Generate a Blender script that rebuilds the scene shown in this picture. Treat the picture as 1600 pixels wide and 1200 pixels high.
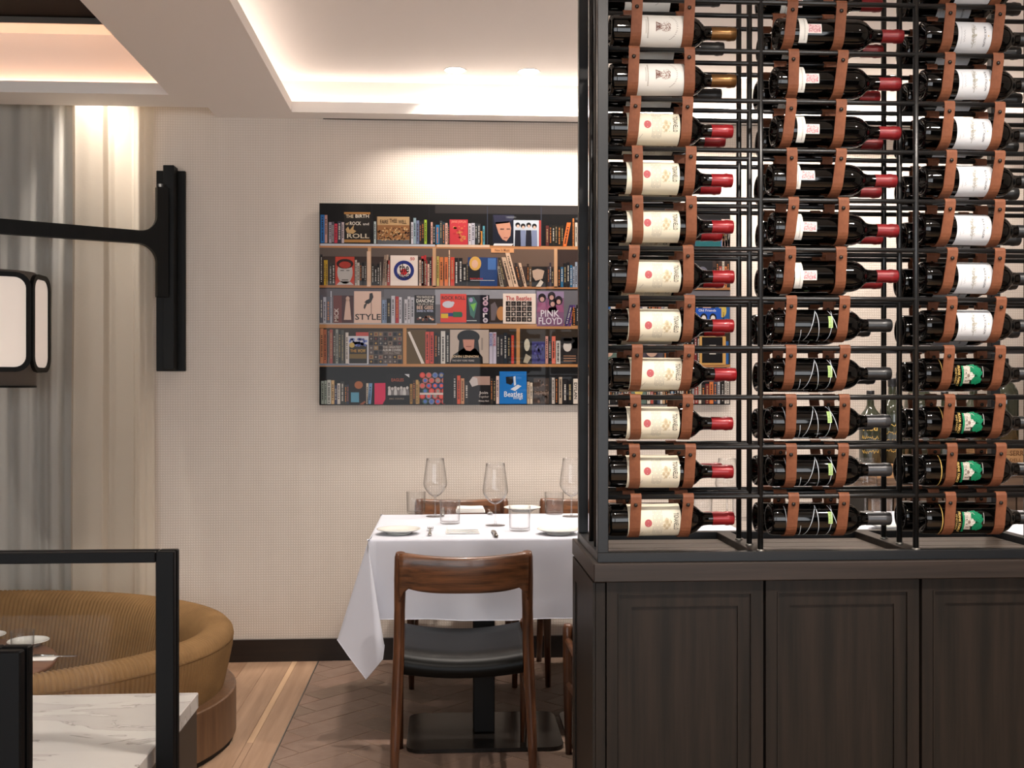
import bpy, bmesh, math, random
from mathutils import Vector, Matrix

for _o in list(bpy.data.objects):
    bpy.data.objects.remove(_o)
SC = bpy.context.scene
COL = SC.collection
random.seed(7)
PI = math.pi
sin, cos, tan, atan, sqrt = math.sin, math.cos, math.tan, math.atan, math.sqrt

# ------------------------------------------------------------------ camera
F = 1700.0            # focal length in pixels of the 1600x1200 frame
TH = 0.0605           # the camera looks a little to the right of the wall's normal
HC = 1.29             # eye height
HY = 608.0            # horizon row
cam_d = bpy.data.cameras.new('camera')
cam = bpy.data.objects.new('camera', cam_d)
COL.objects.link(cam)
cam.location = (0, 0, HC)
cam.rotation_euler = (PI / 2, 0, -TH)
cam_d.sensor_width = 36.0
cam_d.lens = 36.0 * F / 1600.0
cam_d.shift_y = (HY - 600.0) / 1600.0
cam_d.clip_start = 0.02
SC.camera = cam

# ------------------------------------------------------------------ world, exposure
world = bpy.data.worlds.new('world')
SC.world = world
world.use_nodes = True
world.node_tree.nodes['Background'].inputs['Color'].default_value = (0.96, 0.975, 1.0, 1)
world.node_tree.nodes['Background'].inputs['Strength'].default_value = 3.0
SC.view_settings.view_transform = 'Standard'
SC.view_settings.look = 'None'
SC.view_settings.gamma = 1.0
SC.view_settings.use_curve_mapping = False
SC.view_settings.exposure = 0.52
SC.cycles.max_bounces = 10
SC.cycles.diffuse_bounces = 5
SC.cycles.glossy_bounces = 5
SC.cycles.transparent_max_bounces = 24
SC.cycles.caustics_reflective = False
SC.cycles.caustics_refractive = False
SC.cycles.sample_clamp_indirect = 6.0

# light levels (watts for spots, emission strengths for strips)
E_WASH = 31.0      # wall-washing downlights in the tray
E_TABLE = 72.0     # downlights over the tables
E_ROOM = 80.0      # downlights on the camera's side of the rack
E_POCKET = 280.0    # downlight in the curtain pocket
E_COVE_R = 4.4
E_COVE_L = 9.0
WARM = (1.0, 0.90, 0.81)

# ------------------------------------------------------------------ measuring helpers
def XA(px, Y):
    """world X of image column px on the plane at depth Y"""
    return Y * tan(atan((px - 800.0) / F) + TH)
def dep(X, Y):
    return X * sin(TH) + Y * cos(TH)
def AT(px, py, Y):
    X = XA(px, Y)
    return Vector((X, Y, HC - (py - HY) * dep(X, Y) / F))
def ON(px, py, z):
    """point of the horizontal plane z seen at (px, py)"""
    d = F * (HC - z) / (py - HY)
    r = (px - 800.0) / F * d
    return Vector((r * cos(TH) + d * sin(TH), d * cos(TH) - r * sin(TH), z))

def lin(c):
    """0-255 sRGB -> linear"""
    o = []
    for v in c[:3]:
        v = v / 255.0
        o.append(v / 12.92 if v <= 0.04045 else ((v + 0.055) / 1.055) ** 2.4)
    return (o[0], o[1], o[2], 1.0)

# ------------------------------------------------------------------ materials
MATS = {}
def nodes_of(name):
    m = bpy.data.materials.new(name)
    m.use_nodes = True
    nt = m.node_tree
    b = nt.nodes['Principled BSDF']
    return m, nt, b
def P(name, col, rough=0.5, metal=0.0, coat=0.0, spec=0.5, var=None, bump=None, emit=None, sheen=0.0):
    """var = (scale xyz, second colour, detail); bump = (scale xyz, strength, distance)"""
    m, nt, b = nodes_of(name)
    b.inputs['Base Color'].default_value = col if len(col) == 4 else (*col, 1)
    b.inputs['Roughness'].default_value = rough
    b.inputs['Metallic'].default_value = metal
    b.inputs['Specular IOR Level'].default_value = spec
    b.inputs['Coat Weight'].default_value = coat
    b.inputs['Coat Roughness'].default_value = 0.08
    b.inputs['Sheen Weight'].default_value = sheen
    L = nt.links
    def noise(scale, detail):
        tc = nt.nodes.new('ShaderNodeTexCoord')
        mp = nt.nodes.new('ShaderNodeMapping')
        mp.inputs['Scale'].default_value = scale
        n = nt.nodes.new('ShaderNodeTexNoise')
        n.inputs['Scale'].default_value = 1.0
        n.inputs['Detail'].default_value = detail
        n.inputs['Roughness'].default_value = 0.6
        L.new(tc.outputs['Object'], mp.inputs['Vector'])
        L.new(mp.outputs['Vector'], n.inputs['Vector'])
        return n
    if var:
        n = noise(var[0], var[2] if len(var) > 2 else 5)
        r = nt.nodes.new('ShaderNodeValToRGB')
        r.color_ramp.elements[0].position = 0.36
        r.color_ramp.elements[1].position = 0.66
        r.color_ramp.elements[0].color = col if len(col) == 4 else (*col, 1)
        c2 = var[1]
        r.color_ramp.elements[1].color = c2 if len(c2) == 4 else (*c2, 1)
        L.new(n.outputs['Fac'], r.inputs['Fac'])
        L.new(r.outputs['Color'], b.inputs['Base Color'])
    if bump:
        n2 = noise(bump[0], 3)
        bp = nt.nodes.new('ShaderNodeBump')
        bp.inputs['Strength'].default_value = bump[1]
        bp.inputs['Distance'].default_value = bump[2]
        L.new(n2.outputs['Fac'], bp.inputs['Height'])
        L.new(bp.outputs['Normal'], b.inputs['Normal'])
    if emit:
        b.inputs['Emission Color'].default_value = (*emit[0], 1)
        b.inputs['Emission Strength'].default_value = emit[1]
    MATS[name] = m
    return m

def weave(name, c1, c2, period, strength):
    """woven wall covering: crossed threads, colour and fine relief"""
    m, nt, b = nodes_of(name)
    L = nt.links
    b.inputs['Roughness'].default_value = 0.85
    b.inputs['Specular IOR Level'].default_value = 0.2
    tc = nt.nodes.new('ShaderNodeTexCoord')
    waves = []
    for d in ('X', 'Z'):
        w = nt.nodes.new('ShaderNodeTexWave')
        w.wave_type = 'BANDS'
        w.bands_direction = d
        w.inputs['Scale'].default_value = 2 * PI / 20.0 / period * 1.0
        w.inputs['Distortion'].default_value = 1.6
        w.inputs['Detail'].default_value = 3.0
        w.inputs['Detail Scale'].default_value = 0.35
        L.new(tc.outputs['Object'], w.inputs['Vector'])
        waves.append(w)
    mx = nt.nodes.new('ShaderNodeMath'); mx.operation = 'MULTIPLY'
    L.new(waves[0].outputs['Fac'], mx.inputs[0]); L.new(waves[1].outputs['Fac'], mx.inputs[1])
    n = nt.nodes.new('ShaderNodeTexNoise'); n.inputs['Scale'].default_value = 2.0; n.inputs['Detail'].default_value = 6
    mp = nt.nodes.new('ShaderNodeMapping'); mp.inputs['Scale'].default_value = (9, 1, 1.2)
    L.new(tc.outputs['Object'], mp.inputs['Vector']); L.new(mp.outputs['Vector'], n.inputs['Vector'])
    ad = nt.nodes.new('ShaderNodeMath'); ad.operation = 'MULTIPLY_ADD'
    ad.inputs[1].default_value = 0.35
    L.new(n.outputs['Fac'], ad.inputs[0]); L.new(mx.outputs[0], ad.inputs[2])
    r = nt.nodes.new('ShaderNodeValToRGB')
    r.color_ramp.elements[0].position = 0.1; r.color_ramp.elements[1].position = 0.75
    r.color_ramp.elements[0].color = c1; r.color_ramp.elements[1].color = c2
    L.new(ad.outputs[0], r.inputs['Fac']); L.new(r.outputs['Color'], b.inputs['Base Color'])
    bp = nt.nodes.new('ShaderNodeBump'); bp.inputs['Strength'].default_value = strength; bp.inputs['Distance'].default_value = 0.002
    L.new(mx.outputs[0], bp.inputs['Height']); L.new(bp.outputs['Normal'], b.inputs['Normal'])
    MATS[name] = m
    return m

def clear(name, tint=(1, 1, 1), refl=0.0, rough=0.0, edge=0.6, rim=0.5):
    """clear thin glass: see-through with Fresnel reflections"""
    m, nt, b = nodes_of(name)
    nt.nodes.remove(b)
    L = nt.links
    t = nt.nodes.new('ShaderNodeBsdfTransparent')
    lw2 = nt.nodes.new('ShaderNodeLayerWeight'); lw2.inputs['Blend'].default_value = 0.5
    p2 = nt.nodes.new('ShaderNodeMath'); p2.operation = 'POWER'; p2.inputs[1].default_value = 3.0
    mc = nt.nodes.new('ShaderNodeMix'); mc.data_type = 'RGBA'
    mc.inputs[6].default_value = (*tint, 1)
    mc.inputs[7].default_value = (*[v * rim for v in tint], 1)
    L.new(lw2.outputs['Facing'], p2.inputs[0]); L.new(p2.outputs[0], mc.inputs[0]); L.new(mc.outputs[2], t.inputs['Color'])
    g = nt.nodes.new('ShaderNodeBsdfGlossy'); g.inputs['Roughness'].default_value = rough
    lw = nt.nodes.new('ShaderNodeLayerWeight'); lw.inputs['Blend'].default_value = 0.5
    f = nt.nodes.new('ShaderNodeMath'); f.operation = 'POWER'; f.inputs[1].default_value = 4.0
    L.new(lw.outputs['Facing'], f.inputs[0])
    a = nt.nodes.new('ShaderNodeMath'); a.operation = 'MULTIPLY_ADD'; a.inputs[1].default_value = edge; a.inputs[2].default_value = refl; a.use_clamp = True
    mx = nt.nodes.new('ShaderNodeMixShader')
    L.new(f.outputs[0], a.inputs[0]); L.new(a.outputs[0], mx.inputs['Fac'])
    L.new(t.outputs[0], mx.inputs[1]); L.new(g.outputs[0], mx.inputs[2])
    L.new(mx.outputs[0], nt.nodes['Material Output'].inputs['Surface'])
    MATS[name] = m
    return m

def printed(name, rough, coat):
    """flat print: ink colours stored on the print's own faces"""
    m, nt, b = nodes_of(name)
    a = nt.nodes.new('ShaderNodeAttribute'); a.attribute_name = 'ink'
    nt.links.new(a.outputs['Color'], b.inputs['Base Color'])
    b.inputs['Roughness'].default_value = rough
    b.inputs['Coat Weight'].default_value = coat
    b.inputs['Coat Roughness'].default_value = 0.02
    b.inputs['Specular IOR Level'].default_value = 0.15
    MATS[name] = m
    return m

weave('wallcover', lin((207, 196, 184)), lin((222, 212, 202)), 0.0117, 0.25)
P('paint', lin((241, 236, 231)), 0.8, spec=0.2)
P('paint_cove', lin((238, 232, 226)), 0.85, spec=0.1)
P('dark_ceiling', lin((5, 4, 3)), 0.7, spec=0.05, var=((2, 30, 2), lin((3, 2, 2))))
P('grey_trim', lin((120, 116, 110)), 0.35, metal=0.6)
P('baseboard', lin((34, 24, 19)), 0.4, var=((3, 60, 60), lin((22, 15, 12))))
P('oak', lin((163, 134, 110)), 0.45, spec=0.3, var=((26, 1.6, 26), lin((143, 115, 93))), bump=((60, 3, 60), 0.12, 0.002))
P('oak_dark', lin((151, 122, 99)), 0.45, spec=0.3, var=((30, 1.8, 26), lin((134, 104, 81))), bump=((60, 3, 60), 0.12, 0.002))
P('oak_pale', lin((192, 160, 128)), 0.45, spec=0.35, var=((26, 1.6, 26), lin((176, 144, 114))))
P('tile_a', lin((128, 107, 94)), 0.5, var=((16, 16, 16), lin((118, 96, 83))), bump=((40, 40, 40), 0.3, 0.003))
P('tile_b', lin((134, 110, 97)), 0.5, var=((18, 14, 16), lin((124, 100, 85))), bump=((40, 40, 40), 0.3, 0.003))
P('tile_c', lin((119, 101, 87)), 0.5, var=((14, 18, 16), lin((110, 90, 77))), bump=((40, 40, 40), 0.3, 0.003))
P('grout', lin((186, 164, 140)), 0.8)
P('panelling', lin((44, 33, 27)), 0.5, spec=0.2, var=((30, 30, 2), lin((30, 22, 18))))
P('steel', lin((15, 17, 20)), 0.38, metal=0.0, spec=0.45, bump=((90, 90, 90), 0.05, 0.001))
P('steel_black', lin((5, 5, 6)), 0.5, spec=0.14)
P('steel_rod', lin((26, 27, 28)), 0.3, metal=0.35, spec=0.7)
P('rivet', lin((48, 42, 38)), 0.35, metal=0.7)
P('leather', lin((134, 83, 57)), 0.6, spec=0.3, var=((30, 30, 30), lin((112, 66, 44))), bump=((220, 220, 220), 0.2, 0.001))
P('dark_oak', lin((40, 33, 28)), 0.42, spec=0.2, var=((46, 46, 2.2), lin((26, 23, 20)), 7), bump=((150, 150, 6), 0.15, 0.001))
P('dark_oak_h', lin((50, 41, 36)), 0.42, spec=0.35, var=((2.2, 46, 60), lin((34, 28, 24)), 7), bump=((6, 150, 150), 0.15, 0.001))
P('rack_plank', lin((62, 51, 41)), 0.55, spec=0.3, var=((2.2, 40, 40), lin((60, 49, 40))))
P('bottle_glass', lin((3, 3, 3)), 0.04, spec=0.5)
P('green_glass', lin((46, 50, 38)), 0.06, spec=0.6, coat=0.3)
P('cap_gold', lin((122, 88, 52)), 0.3, metal=0.75)
P('cap_red', lin((140, 24, 31)), 0.32, metal=0.2, coat=0.15)
P('cap_wine', lin((134, 30, 34)), 0.38, metal=0.1, var=((60, 200, 200), lin((104, 22, 26))))
P('cap_black', lin((22, 23, 25)), 0.4, coat=0.1)
P('cap_grey', lin((70, 70, 72)), 0.35, metal=0.5)
P('paper_cream', lin((228, 220, 198)), 0.6)
P('paper_white', lin((224, 221, 214)), 0.6)
P('paper_grey', lin((214, 216, 219)), 0.55)
P('gold', lin((206, 164, 84)), 0.3, metal=0.8)
P('walnut', lin((114, 72, 43)), 0.34, coat=0.2, var=((4, 40, 70), lin((54, 32, 19)), 7))
P('walnut_v', lin((102, 63, 38)), 0.34, coat=0.2, var=((70, 70, 4), lin((56, 30, 17)), 7))
P('black_leather', lin((4, 5, 4)), 0.36, spec=0.15, bump=((120, 120, 120), 0.1, 0.001))
P('linen', lin((198, 200, 210)), 0.85, spec=0.2, sheen=0.2, bump=((420, 420, 420), 0.06, 0.001))
P('napkin', lin((236, 233, 228)), 0.9, spec=0.1)
P('china', lin((216, 216, 210)), 0.15, coat=0.4)
P('silver', lin((170, 168, 164)), 0.16, metal=1.0)
P('black_metal', lin((13, 13, 13)), 0.55, spec=0.3)
P('base_metal', lin((40, 36, 33)), 0.22, metal=0.5)
P('cord', lin((136, 105, 68)), 0.8, sheen=0.0, spec=0.2, var=((3, 3, 5), lin((112, 85, 54))))
P('booth_wood', lin((101, 73, 49)), 0.45, coat=0.05, var=((40, 40, 3), lin((80, 55, 37))))
P('booth_top', lin((118, 80, 56)), 0.35, coat=0.2, var=((3, 40, 40), lin((100, 62, 40))))
P('bronze', lin((72, 62, 52)), 0.4, metal=0.3)
P('lamp_black', lin((15, 14, 12)), 0.5, spec=0.2, var=((60, 60, 4), lin((8, 8, 7))))
P('lamp_shade', lin((232, 218, 204)), 0.9, emit=((1.0, 0.88, 0.80), 0.20), bump=((6, 6, 420), 0.15, 0.001))
P('lamp_mesh', lin((110, 104, 98)), 0.5, metal=0.4, bump=((4, 4, 500), 0.5, 0.002))
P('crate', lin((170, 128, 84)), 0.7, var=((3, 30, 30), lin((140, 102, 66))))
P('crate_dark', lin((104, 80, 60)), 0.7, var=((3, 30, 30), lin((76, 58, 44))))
P('led', (1, 1, 1), 0.5, emit=((1.0, 0.86, 0.77), E_COVE_R))
P('led_peach', (1, 1, 1), 0.5, emit=((1.0, 0.56, 0.36), E_COVE_L))
P('lens', (1, 1, 1), 0.5, emit=((1.0, 0.95, 0.88), 20.0))
P('white_trim', lin((240, 236, 230)), 0.5)
P('slot', lin((60, 55, 50)), 0.8)
P('pane_dusk', lin((70, 80, 84)), 0.08, spec=0.6)
P('window_frame', lin((90, 88, 84)), 0.5)
P('frame_edge', lin((38, 36, 36)), 0.3, metal=0.3)
clear('glass', (0.982, 0.982, 0.982), 0.035, 0.02, 0.6, 0.58)
clear('glass_solid', (0.93, 0.93, 0.93), 0.10, 0.02, 0.7, 0.22)
clear('pane', (0.99, 0.995, 0.995), 0.008, 0.0, 0.15, 1.0)
printed('ink_matte', 0.6, 0.0)
printed('ink_gloss', 0.6, 0.2)

def marble():
    m, nt, b = nodes_of('marble')
    L = nt.links
    b.inputs['Roughness'].default_value = 0.12
    tc = nt.nodes.new('ShaderNodeTexCoord')
    mp = nt.nodes.new('ShaderNodeMapping'); mp.inputs['Scale'].default_value = (3.2, 9.0, 5); mp.inputs['Rotation'].default_value = (0, 0, 0.25)
    n = nt.nodes.new('ShaderNodeTexNoise'); n.inputs['Scale'].default_value = 1.3; n.inputs['Detail'].default_value = 9; n.inputs['Distortion'].default_value = 1.3
    L.new(tc.outputs['Object'], mp.inputs['Vector']); L.new(mp.outputs['Vector'], n.inputs['Vector'])
    r = nt.nodes.new('ShaderNodeValToRGB')
    e = r.color_ramp.elements
    e[0].position = 0.40; e[0].color = lin((184, 180, 176))
    e[1].position = 0.70; e[1].color = lin((194, 191, 187))
    for p, c in ((0.495, (180, 176, 172)), (0.503, (140, 136, 132)), (0.511, (192, 188, 184))):
        k = e.new(p); k.color = lin(c)
    L.new(n.outputs['Fac'], r.inputs['Fac']); L.new(r.outputs['Color'], b.inputs['Base Color'])
    MATS['marble'] = m
marble()
def sheer(name, c, tr):
    m, nt, b = nodes_of(name)
    nt.nodes.remove(b)
    L = nt.links
    d = nt.nodes.new('ShaderNodeBsdfDiffuse'); d.inputs['Color'].default_value = c
    t = nt.nodes.new('ShaderNodeBsdfTranslucent'); t.inputs['Color'].default_value = c
    p = nt.nodes.new('ShaderNodeBsdfTransparent')
    m1 = nt.nodes.new('ShaderNodeMixShader'); m1.inputs['Fac'].default_value = 0.35
    m2 = nt.nodes.new('ShaderNodeMixShader'); m2.inputs['Fac'].default_value = tr
    L.new(d.outputs[0], m1.inputs[1]); L.new(t.outputs[0], m1.inputs[2])
    L.new(m1.outputs[0], m2.inputs[1]); L.new(p.outputs[0], m2.inputs[2])
    L.new(m2.outputs[0], nt.nodes['Material Output'].inputs['Surface'])
    tc = nt.nodes.new('ShaderNodeTexCoord'); mp = nt.nodes.new('ShaderNodeMapping'); mp.inputs['Scale'].default_value = (90, 90, 500)
    n = nt.nodes.new('ShaderNodeTexNoise'); n.inputs['Scale'].default_value = 1.0
    bp = nt.nodes.new('ShaderNodeBump'); bp.inputs['Strength'].default_value = 0.35; bp.inputs['Distance'].default_value = 0.003
    L.new(tc.outputs['Object'], mp.inputs['Vector']); L.new(mp.outputs['Vector'], n.inputs['Vector'])
    L.new(n.outputs['Fac'], bp.inputs['Height']); L.new(bp.outputs['Normal'], d.inputs['Normal'])
    MATS[name] = m
sheer('sheer_warm', lin((222, 212, 196)), 0.10)
sheer('sheer_cool', lin((212, 208, 200)), 0.16)

# ------------------------------------------------------------------ object helpers
def tag(o, label=None, cat=None, group=None, kind=None):
    if label: o['label'] = label
    if cat: o['category'] = cat
    if group: o['group'] = group
    if kind: o['kind'] = kind
    return o
def empty(name, loc=(0, 0, 0), rz=0.0, label=None, cat=None, group=None):
    o = bpy.data.objects.new(name, None)
    o.empty_display_size = 0.05
    COL.objects.link(o)
    o.location = loc
    o.rotation_euler = (0, 0, rz)
    return tag(o, label, cat, group)
def link_mesh(name, me, parent=None, loc=(0, 0, 0), rot=(0, 0, 0)):
    o = bpy.data.objects.new(name, me)
    COL.objects.link(o)
    if parent is not None: o.parent = parent
    o.location = loc
    o.rotation_euler = rot
    return o
def copy_tree(o, parent=None):
    c = o.copy()
    COL.objects.link(c)
    c.parent = parent
    for ch in [x for x in bpy.data.objects if x.parent == o]:
        copy_tree(ch, c)
    return c

class MB:
    """collects shapes for ONE mesh"""
    def __init__(s):
        s.v = []; s.f = []; s.c = []; s.sm = []
    def add(s, vs, fs, smooth=False, col=None):
        k = len(s.v)
        s.v += [tuple(p) for p in vs]
        for f in fs:
            s.f.append([i + k for i in f]); s.sm.append(smooth); s.c.append(col)
        return s
    def box(s, x0, x1, y0, y1, z0, z1, col=None):
        v = [(x0, y0, z0), (x1, y0, z0), (x1, y1, z0), (x0, y1, z0), (x0, y0, z1), (x1, y0, z1), (x1, y1, z1), (x0, y1, z1)]
        return s.add(v, [(0, 3, 2, 1), (4, 5, 6, 7), (0, 1, 5, 4), (1, 2, 6, 5), (2, 3, 7, 6), (3, 0, 4, 7)], False, col)
    def cbox(s, x0, x1, y0, y1, z0, z1, b=0.002):
        """box with chamfered edges (convex hull of three inset boxes)"""
        bm = bmesh.new()
        for (a, c, d) in ((b, b, 0), (b, 0, b), (0, b, b)):
            for x in (x0 + a, x1 - a):
                for y in (y0 + c, y1 - c):
                    for z in (z0 + d, z1 - d):
                        bm.verts.new((x, y, z))
        bmesh.ops.convex_hull(bm, input=bm.verts)
        bm.verts.ensure_lookup_table(); bm.verts.index_update()
        s.add([v.co[:] for v in bm.verts], [[v.index for v in f.verts] for f in bm.faces])
        bm.free()
        return s
    def tube(s, pts, rad, n=8, caps=True, smooth=True):
        """round tube along points; rad a number or a list"""
        pts = [Vector(p) for p in pts]
        m = len(pts)
        rads = rad if isinstance(rad, (list, tuple)) else [rad] * m
        vs = []; fs = []
        up = Vector((0, 0, 1))
        t0 = (pts[1] - pts[0]).normalized()
        if abs(t0.dot(up)) > 0.95: up = Vector((0, 1, 0))
        for i, p in enumerate(pts):
            t = (pts[min(i + 1, m - 1)] - pts[max(i - 1, 0)]).normalized()
            a = t.cross(up).normalized(); b = a.cross(t).normalized()
            for j in range(n):
                q = 2 * PI * j / n
                vs.append(p + (a * cos(q) + b * sin(q)) * rads[i])
        for i in range(m - 1):
            for j in range(n):
                fs.append((i * n + j, i * n + (j + 1) % n, (i + 1) * n + (j + 1) % n, (i + 1) * n + j))
        s.add(vs, fs, smooth)
        if caps:
            s.add([vs[j] for j in range(n)], [tuple(range(n - 1, -1, -1))])
            s.add([vs[(m - 1) * n + j] for j in range(n)], [tuple(range(n))])
        return s
    def lathe(s, prof, n=24, axis='Z', o=(0, 0, 0), smooth=True):
        """prof = [(r, h)]"""
        vs = []; fs = []
        for (r, h) in prof:
            for j in range(n):
                q = 2 * PI * j / n
                a, b = r * cos(q), r * sin(q)
                vs.append((o[0] + a, o[1] + b, o[2] + h) if axis == 'Z' else (o[0] + h, o[1] + a, o[2] + b))
        for i in range(len(prof) - 1):
            for j in range(n):
                f = (i * n + j, i * n + (j + 1) % n, (i + 1) * n + (j + 1) % n, (i + 1) * n + j)
                fs.append(f)
        return s.add(vs, fs, smooth)
    def grid(s, rows, smooth=True, closed=False, col=None):
        """rows of points -> quads"""
        n = len(rows[0]); vs = [p for r in rows for p in r]; fs = []
        for i in range(len(rows) - 1):
            for j in range(n if closed else n - 1):
                k = (j + 1) % n
                fs.append((i * n + j, i * n + k, (i + 1) * n + k, (i + 1) * n + j))
        return s.add(vs, fs, smooth, col)
    def prism(s, poly, z0, z1, fn=None, col=None):
        """poly = [(a, b)] counter-clockwise, extruded z0..z1; fn maps (a, b, z) to a point"""
        fn = fn or (lambda a, b, z: (a, b, z))
        n = len(poly)
        vs = [fn(a, b, z0) for a, b in poly] + [fn(a, b, z1) for a, b in poly]
        fs = [tuple(range(n - 1, -1, -1)), tuple(range(n, 2 * n))]
        fs += [(i, (i + 1) % n, n + (i + 1) % n, n + i) for i in range(n)]
        return s.add(vs, fs, False, col)
    def mesh(s, name, mat, fix=True):
        me = bpy.data.meshes.new(name)
        me.from_pydata(s.v, [], s.f)
        me.materials.append(MATS[mat])
        me.polygons.foreach_set('use_smooth', s.sm)
        if any(c is not None for c in s.c):
            at = me.color_attributes.new('ink', 'FLOAT_COLOR', 'CORNER')
            data = []
            for p, c in zip(s.f, s.c):
                data += list(c or (1, 1, 1, 1)) * len(p)
            at.data.foreach_set('color', data)
        if fix:
            bm = bmesh.new(); bm.from_mesh(me)
            bmesh.ops.remove_doubles(bm, verts=bm.verts, dist=1e-6)
            bmesh.ops.recalc_face_normals(bm, faces=bm.faces)
            bm.to_mesh(me); bm.free()
        me.update()
        return me
    def build(s, name, mat, parent=None, loc=(0, 0, 0), rot=(0, 0, 0), fix=True):
        return link_mesh(name, s.mesh(name, mat, fix), parent, loc, rot)

_txt = {}
def text2d(body):
    """letters as flat faces, fitted to the unit box"""
    if body not in _txt:
        cu = bpy.data.curves.new('letters', 'FONT')
        cu.body = body
        cu.resolution_u = 2
        cu.offset = 0.014
        ob = bpy.data.objects.new('letters', cu)
        COL.objects.link(ob)
        bpy.context.view_layer.update()
        me = bpy.data.meshes.new_from_object(ob.evaluated_get(bpy.context.evaluated_depsgraph_get()))
        vs = [(v.co.x, v.co.y) for v in me.vertices]
        fs = [tuple(p.vertices) for p in me.polygons]
        x0 = min(v[0] for v in vs); x1 = max(v[0] for v in vs); y0 = min(v[1] for v in vs); y1 = max(v[1] for v in vs)
        _txt[body] = ([((a - x0) / (x1 - x0), (b - y0) / (y1 - y0)) for a, b in vs], fs)
        bpy.data.objects.remove(ob); bpy.data.curves.remove(cu); bpy.data.meshes.remove(me)
    return _txt[body]

# =================================================================== THE SETTING
YW = 5.22                      # back wall
XL, XR, YB = -4.3, 4.6, -2.4   # left wall, right wall, rear edge of the room
ZS = ON(900, 182, 2.575).z     # underside of the soffit
ZS = 2.575
# booth ellipse (crest of the backrest)
BX, BY, BA, BB = -1.88, 4.03, 1.05, 0.80
PA, PB = BA + 0.0415, BB + 0.0415       # plinth outline
XT = -0.607                    # wood / tile border

def ell_y(x, sgn, a=PA, b=PB):
    q = 1 - ((x - BX) / a) ** 2
    return None if q <= 0 else BY + sgn * b * sqrt(q)

# --- floor slab with the booth's sunken opening
fl = MB()
xs = [XL, BX - PA] + [BX - PA * cos(PI * i / 40) for i in range(1, 40)] + [BX + PA, XT]
for x0, x1 in zip(xs, xs[1:]):
    ya, yb = ell_y(x0, -1), ell_y(x1, -1)
    if ya is None and yb is None:
        fl.box(x0, x1, YB, YW, -0.06, -0.006)
        continue
    na, nb = ya or BY, yb or BY
    fa, fb = ell_y(x0, 1) or BY, ell_y(x1, 1) or BY
    fl.prism([(x0, YB), (x1, YB), (x1, nb), (x0, na)], -0.06, -0.006)
    fl.prism([(x0, fa), (x1, fb), (x1, YW), (x0, YW)], -0.06, -0.006)
fl.box(XT, XR, YB, YW, -0.06, -0.006)
floor = tag(fl.build('floor', 'grout'), 'wooden and tiled restaurant floor', 'floor', kind='structure')
# pit floor under the booth
MB().box(BX - PA, BX + PA, BY - PB, BY + PB, -0.52, -0.46).build('sunken_floor', 'oak_dark', floor)

# --- planks, running towards the wall, cut around the booth
def plank(x0, x1, y0, y1, mat):
    g = 0.0008
    x0 += g; x1 -= g; y0 += g; y1 -= g
    m = MB()
    k = 6
    X = [x0 + (x1 - x0) * i / k for i in range(k + 1)]
    E = [ell_y(x, -1) for x in X]
    if all(e is None or e >= y1 for e in E):
        # plain plank in front of the booth, or clear of it
        lo = [ell_y(x, 1) for x in X]
        if all(e is None or (ell_y(x, -1) >= y1) for e, x in zip(lo, X)):
            m.prism([(x0, y0), (x1, y0), (x1, y1), (x0, y1)], -0.006, 0)
            return m.build('plank', mat, floor)
    near = [min(y1, e if e is not None else BY) for e in E]
    far = [max(y0, (ell_y(x, 1) if ell_y(x, 1) is not None else BY)) for x in X]
    if all(n > y0 + 0.01 for n in near):
        m.prism([(x0, y0), (x1, y0)] + [(X[i], near[i]) for i in range(k, -1, -1)], -0.006, 0)
        m.build('plank', mat, floor); m = MB()
    if all(f < y1 - 0.01 for f in far):
        m.prism([(X[i], far[i]) for i in range(k + 1)] + [(x1, y1), (x0, y1)], -0.006, 0)
    if m.v:
        return m.build('plank', mat, floor)
edges = [XT, XT - 0.095, XT - 0.121, XT - 0.225, XT - 0.33, XT - 0.435, XT - 0.54, XT - 0.645, XT - 0.75, XT - 0.855]
for i, (b, a) in enumerate(zip(edges, edges[1:])):
    if i == 1:
        plank(a, b, 4.02, YW, 'oak_pale'); plank(a, b, 1.2, 4.02, 'oak'); continue
    cut = [YW, 3.0, 1.2] if i % 2 else [YW, 1.2]
    cut = {2: [YW, 3.32, 1.2], 4: [YW, 3.6, 2.3, 1.2]}.get(i, cut)
    for q, (y1, y0) in enumerate(zip(cut, cut[1:])):
        plank(a, b, y0, y1, ('oak', 'oak_dark', 'oak')[(i + q) % 3])
# thin metal edge between wood and tile
MB().box(XT, XT + 0.004, 1.2, YW, -0.006, 0.0008).build('edge_strip', 'grey_trim', floor)

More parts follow.
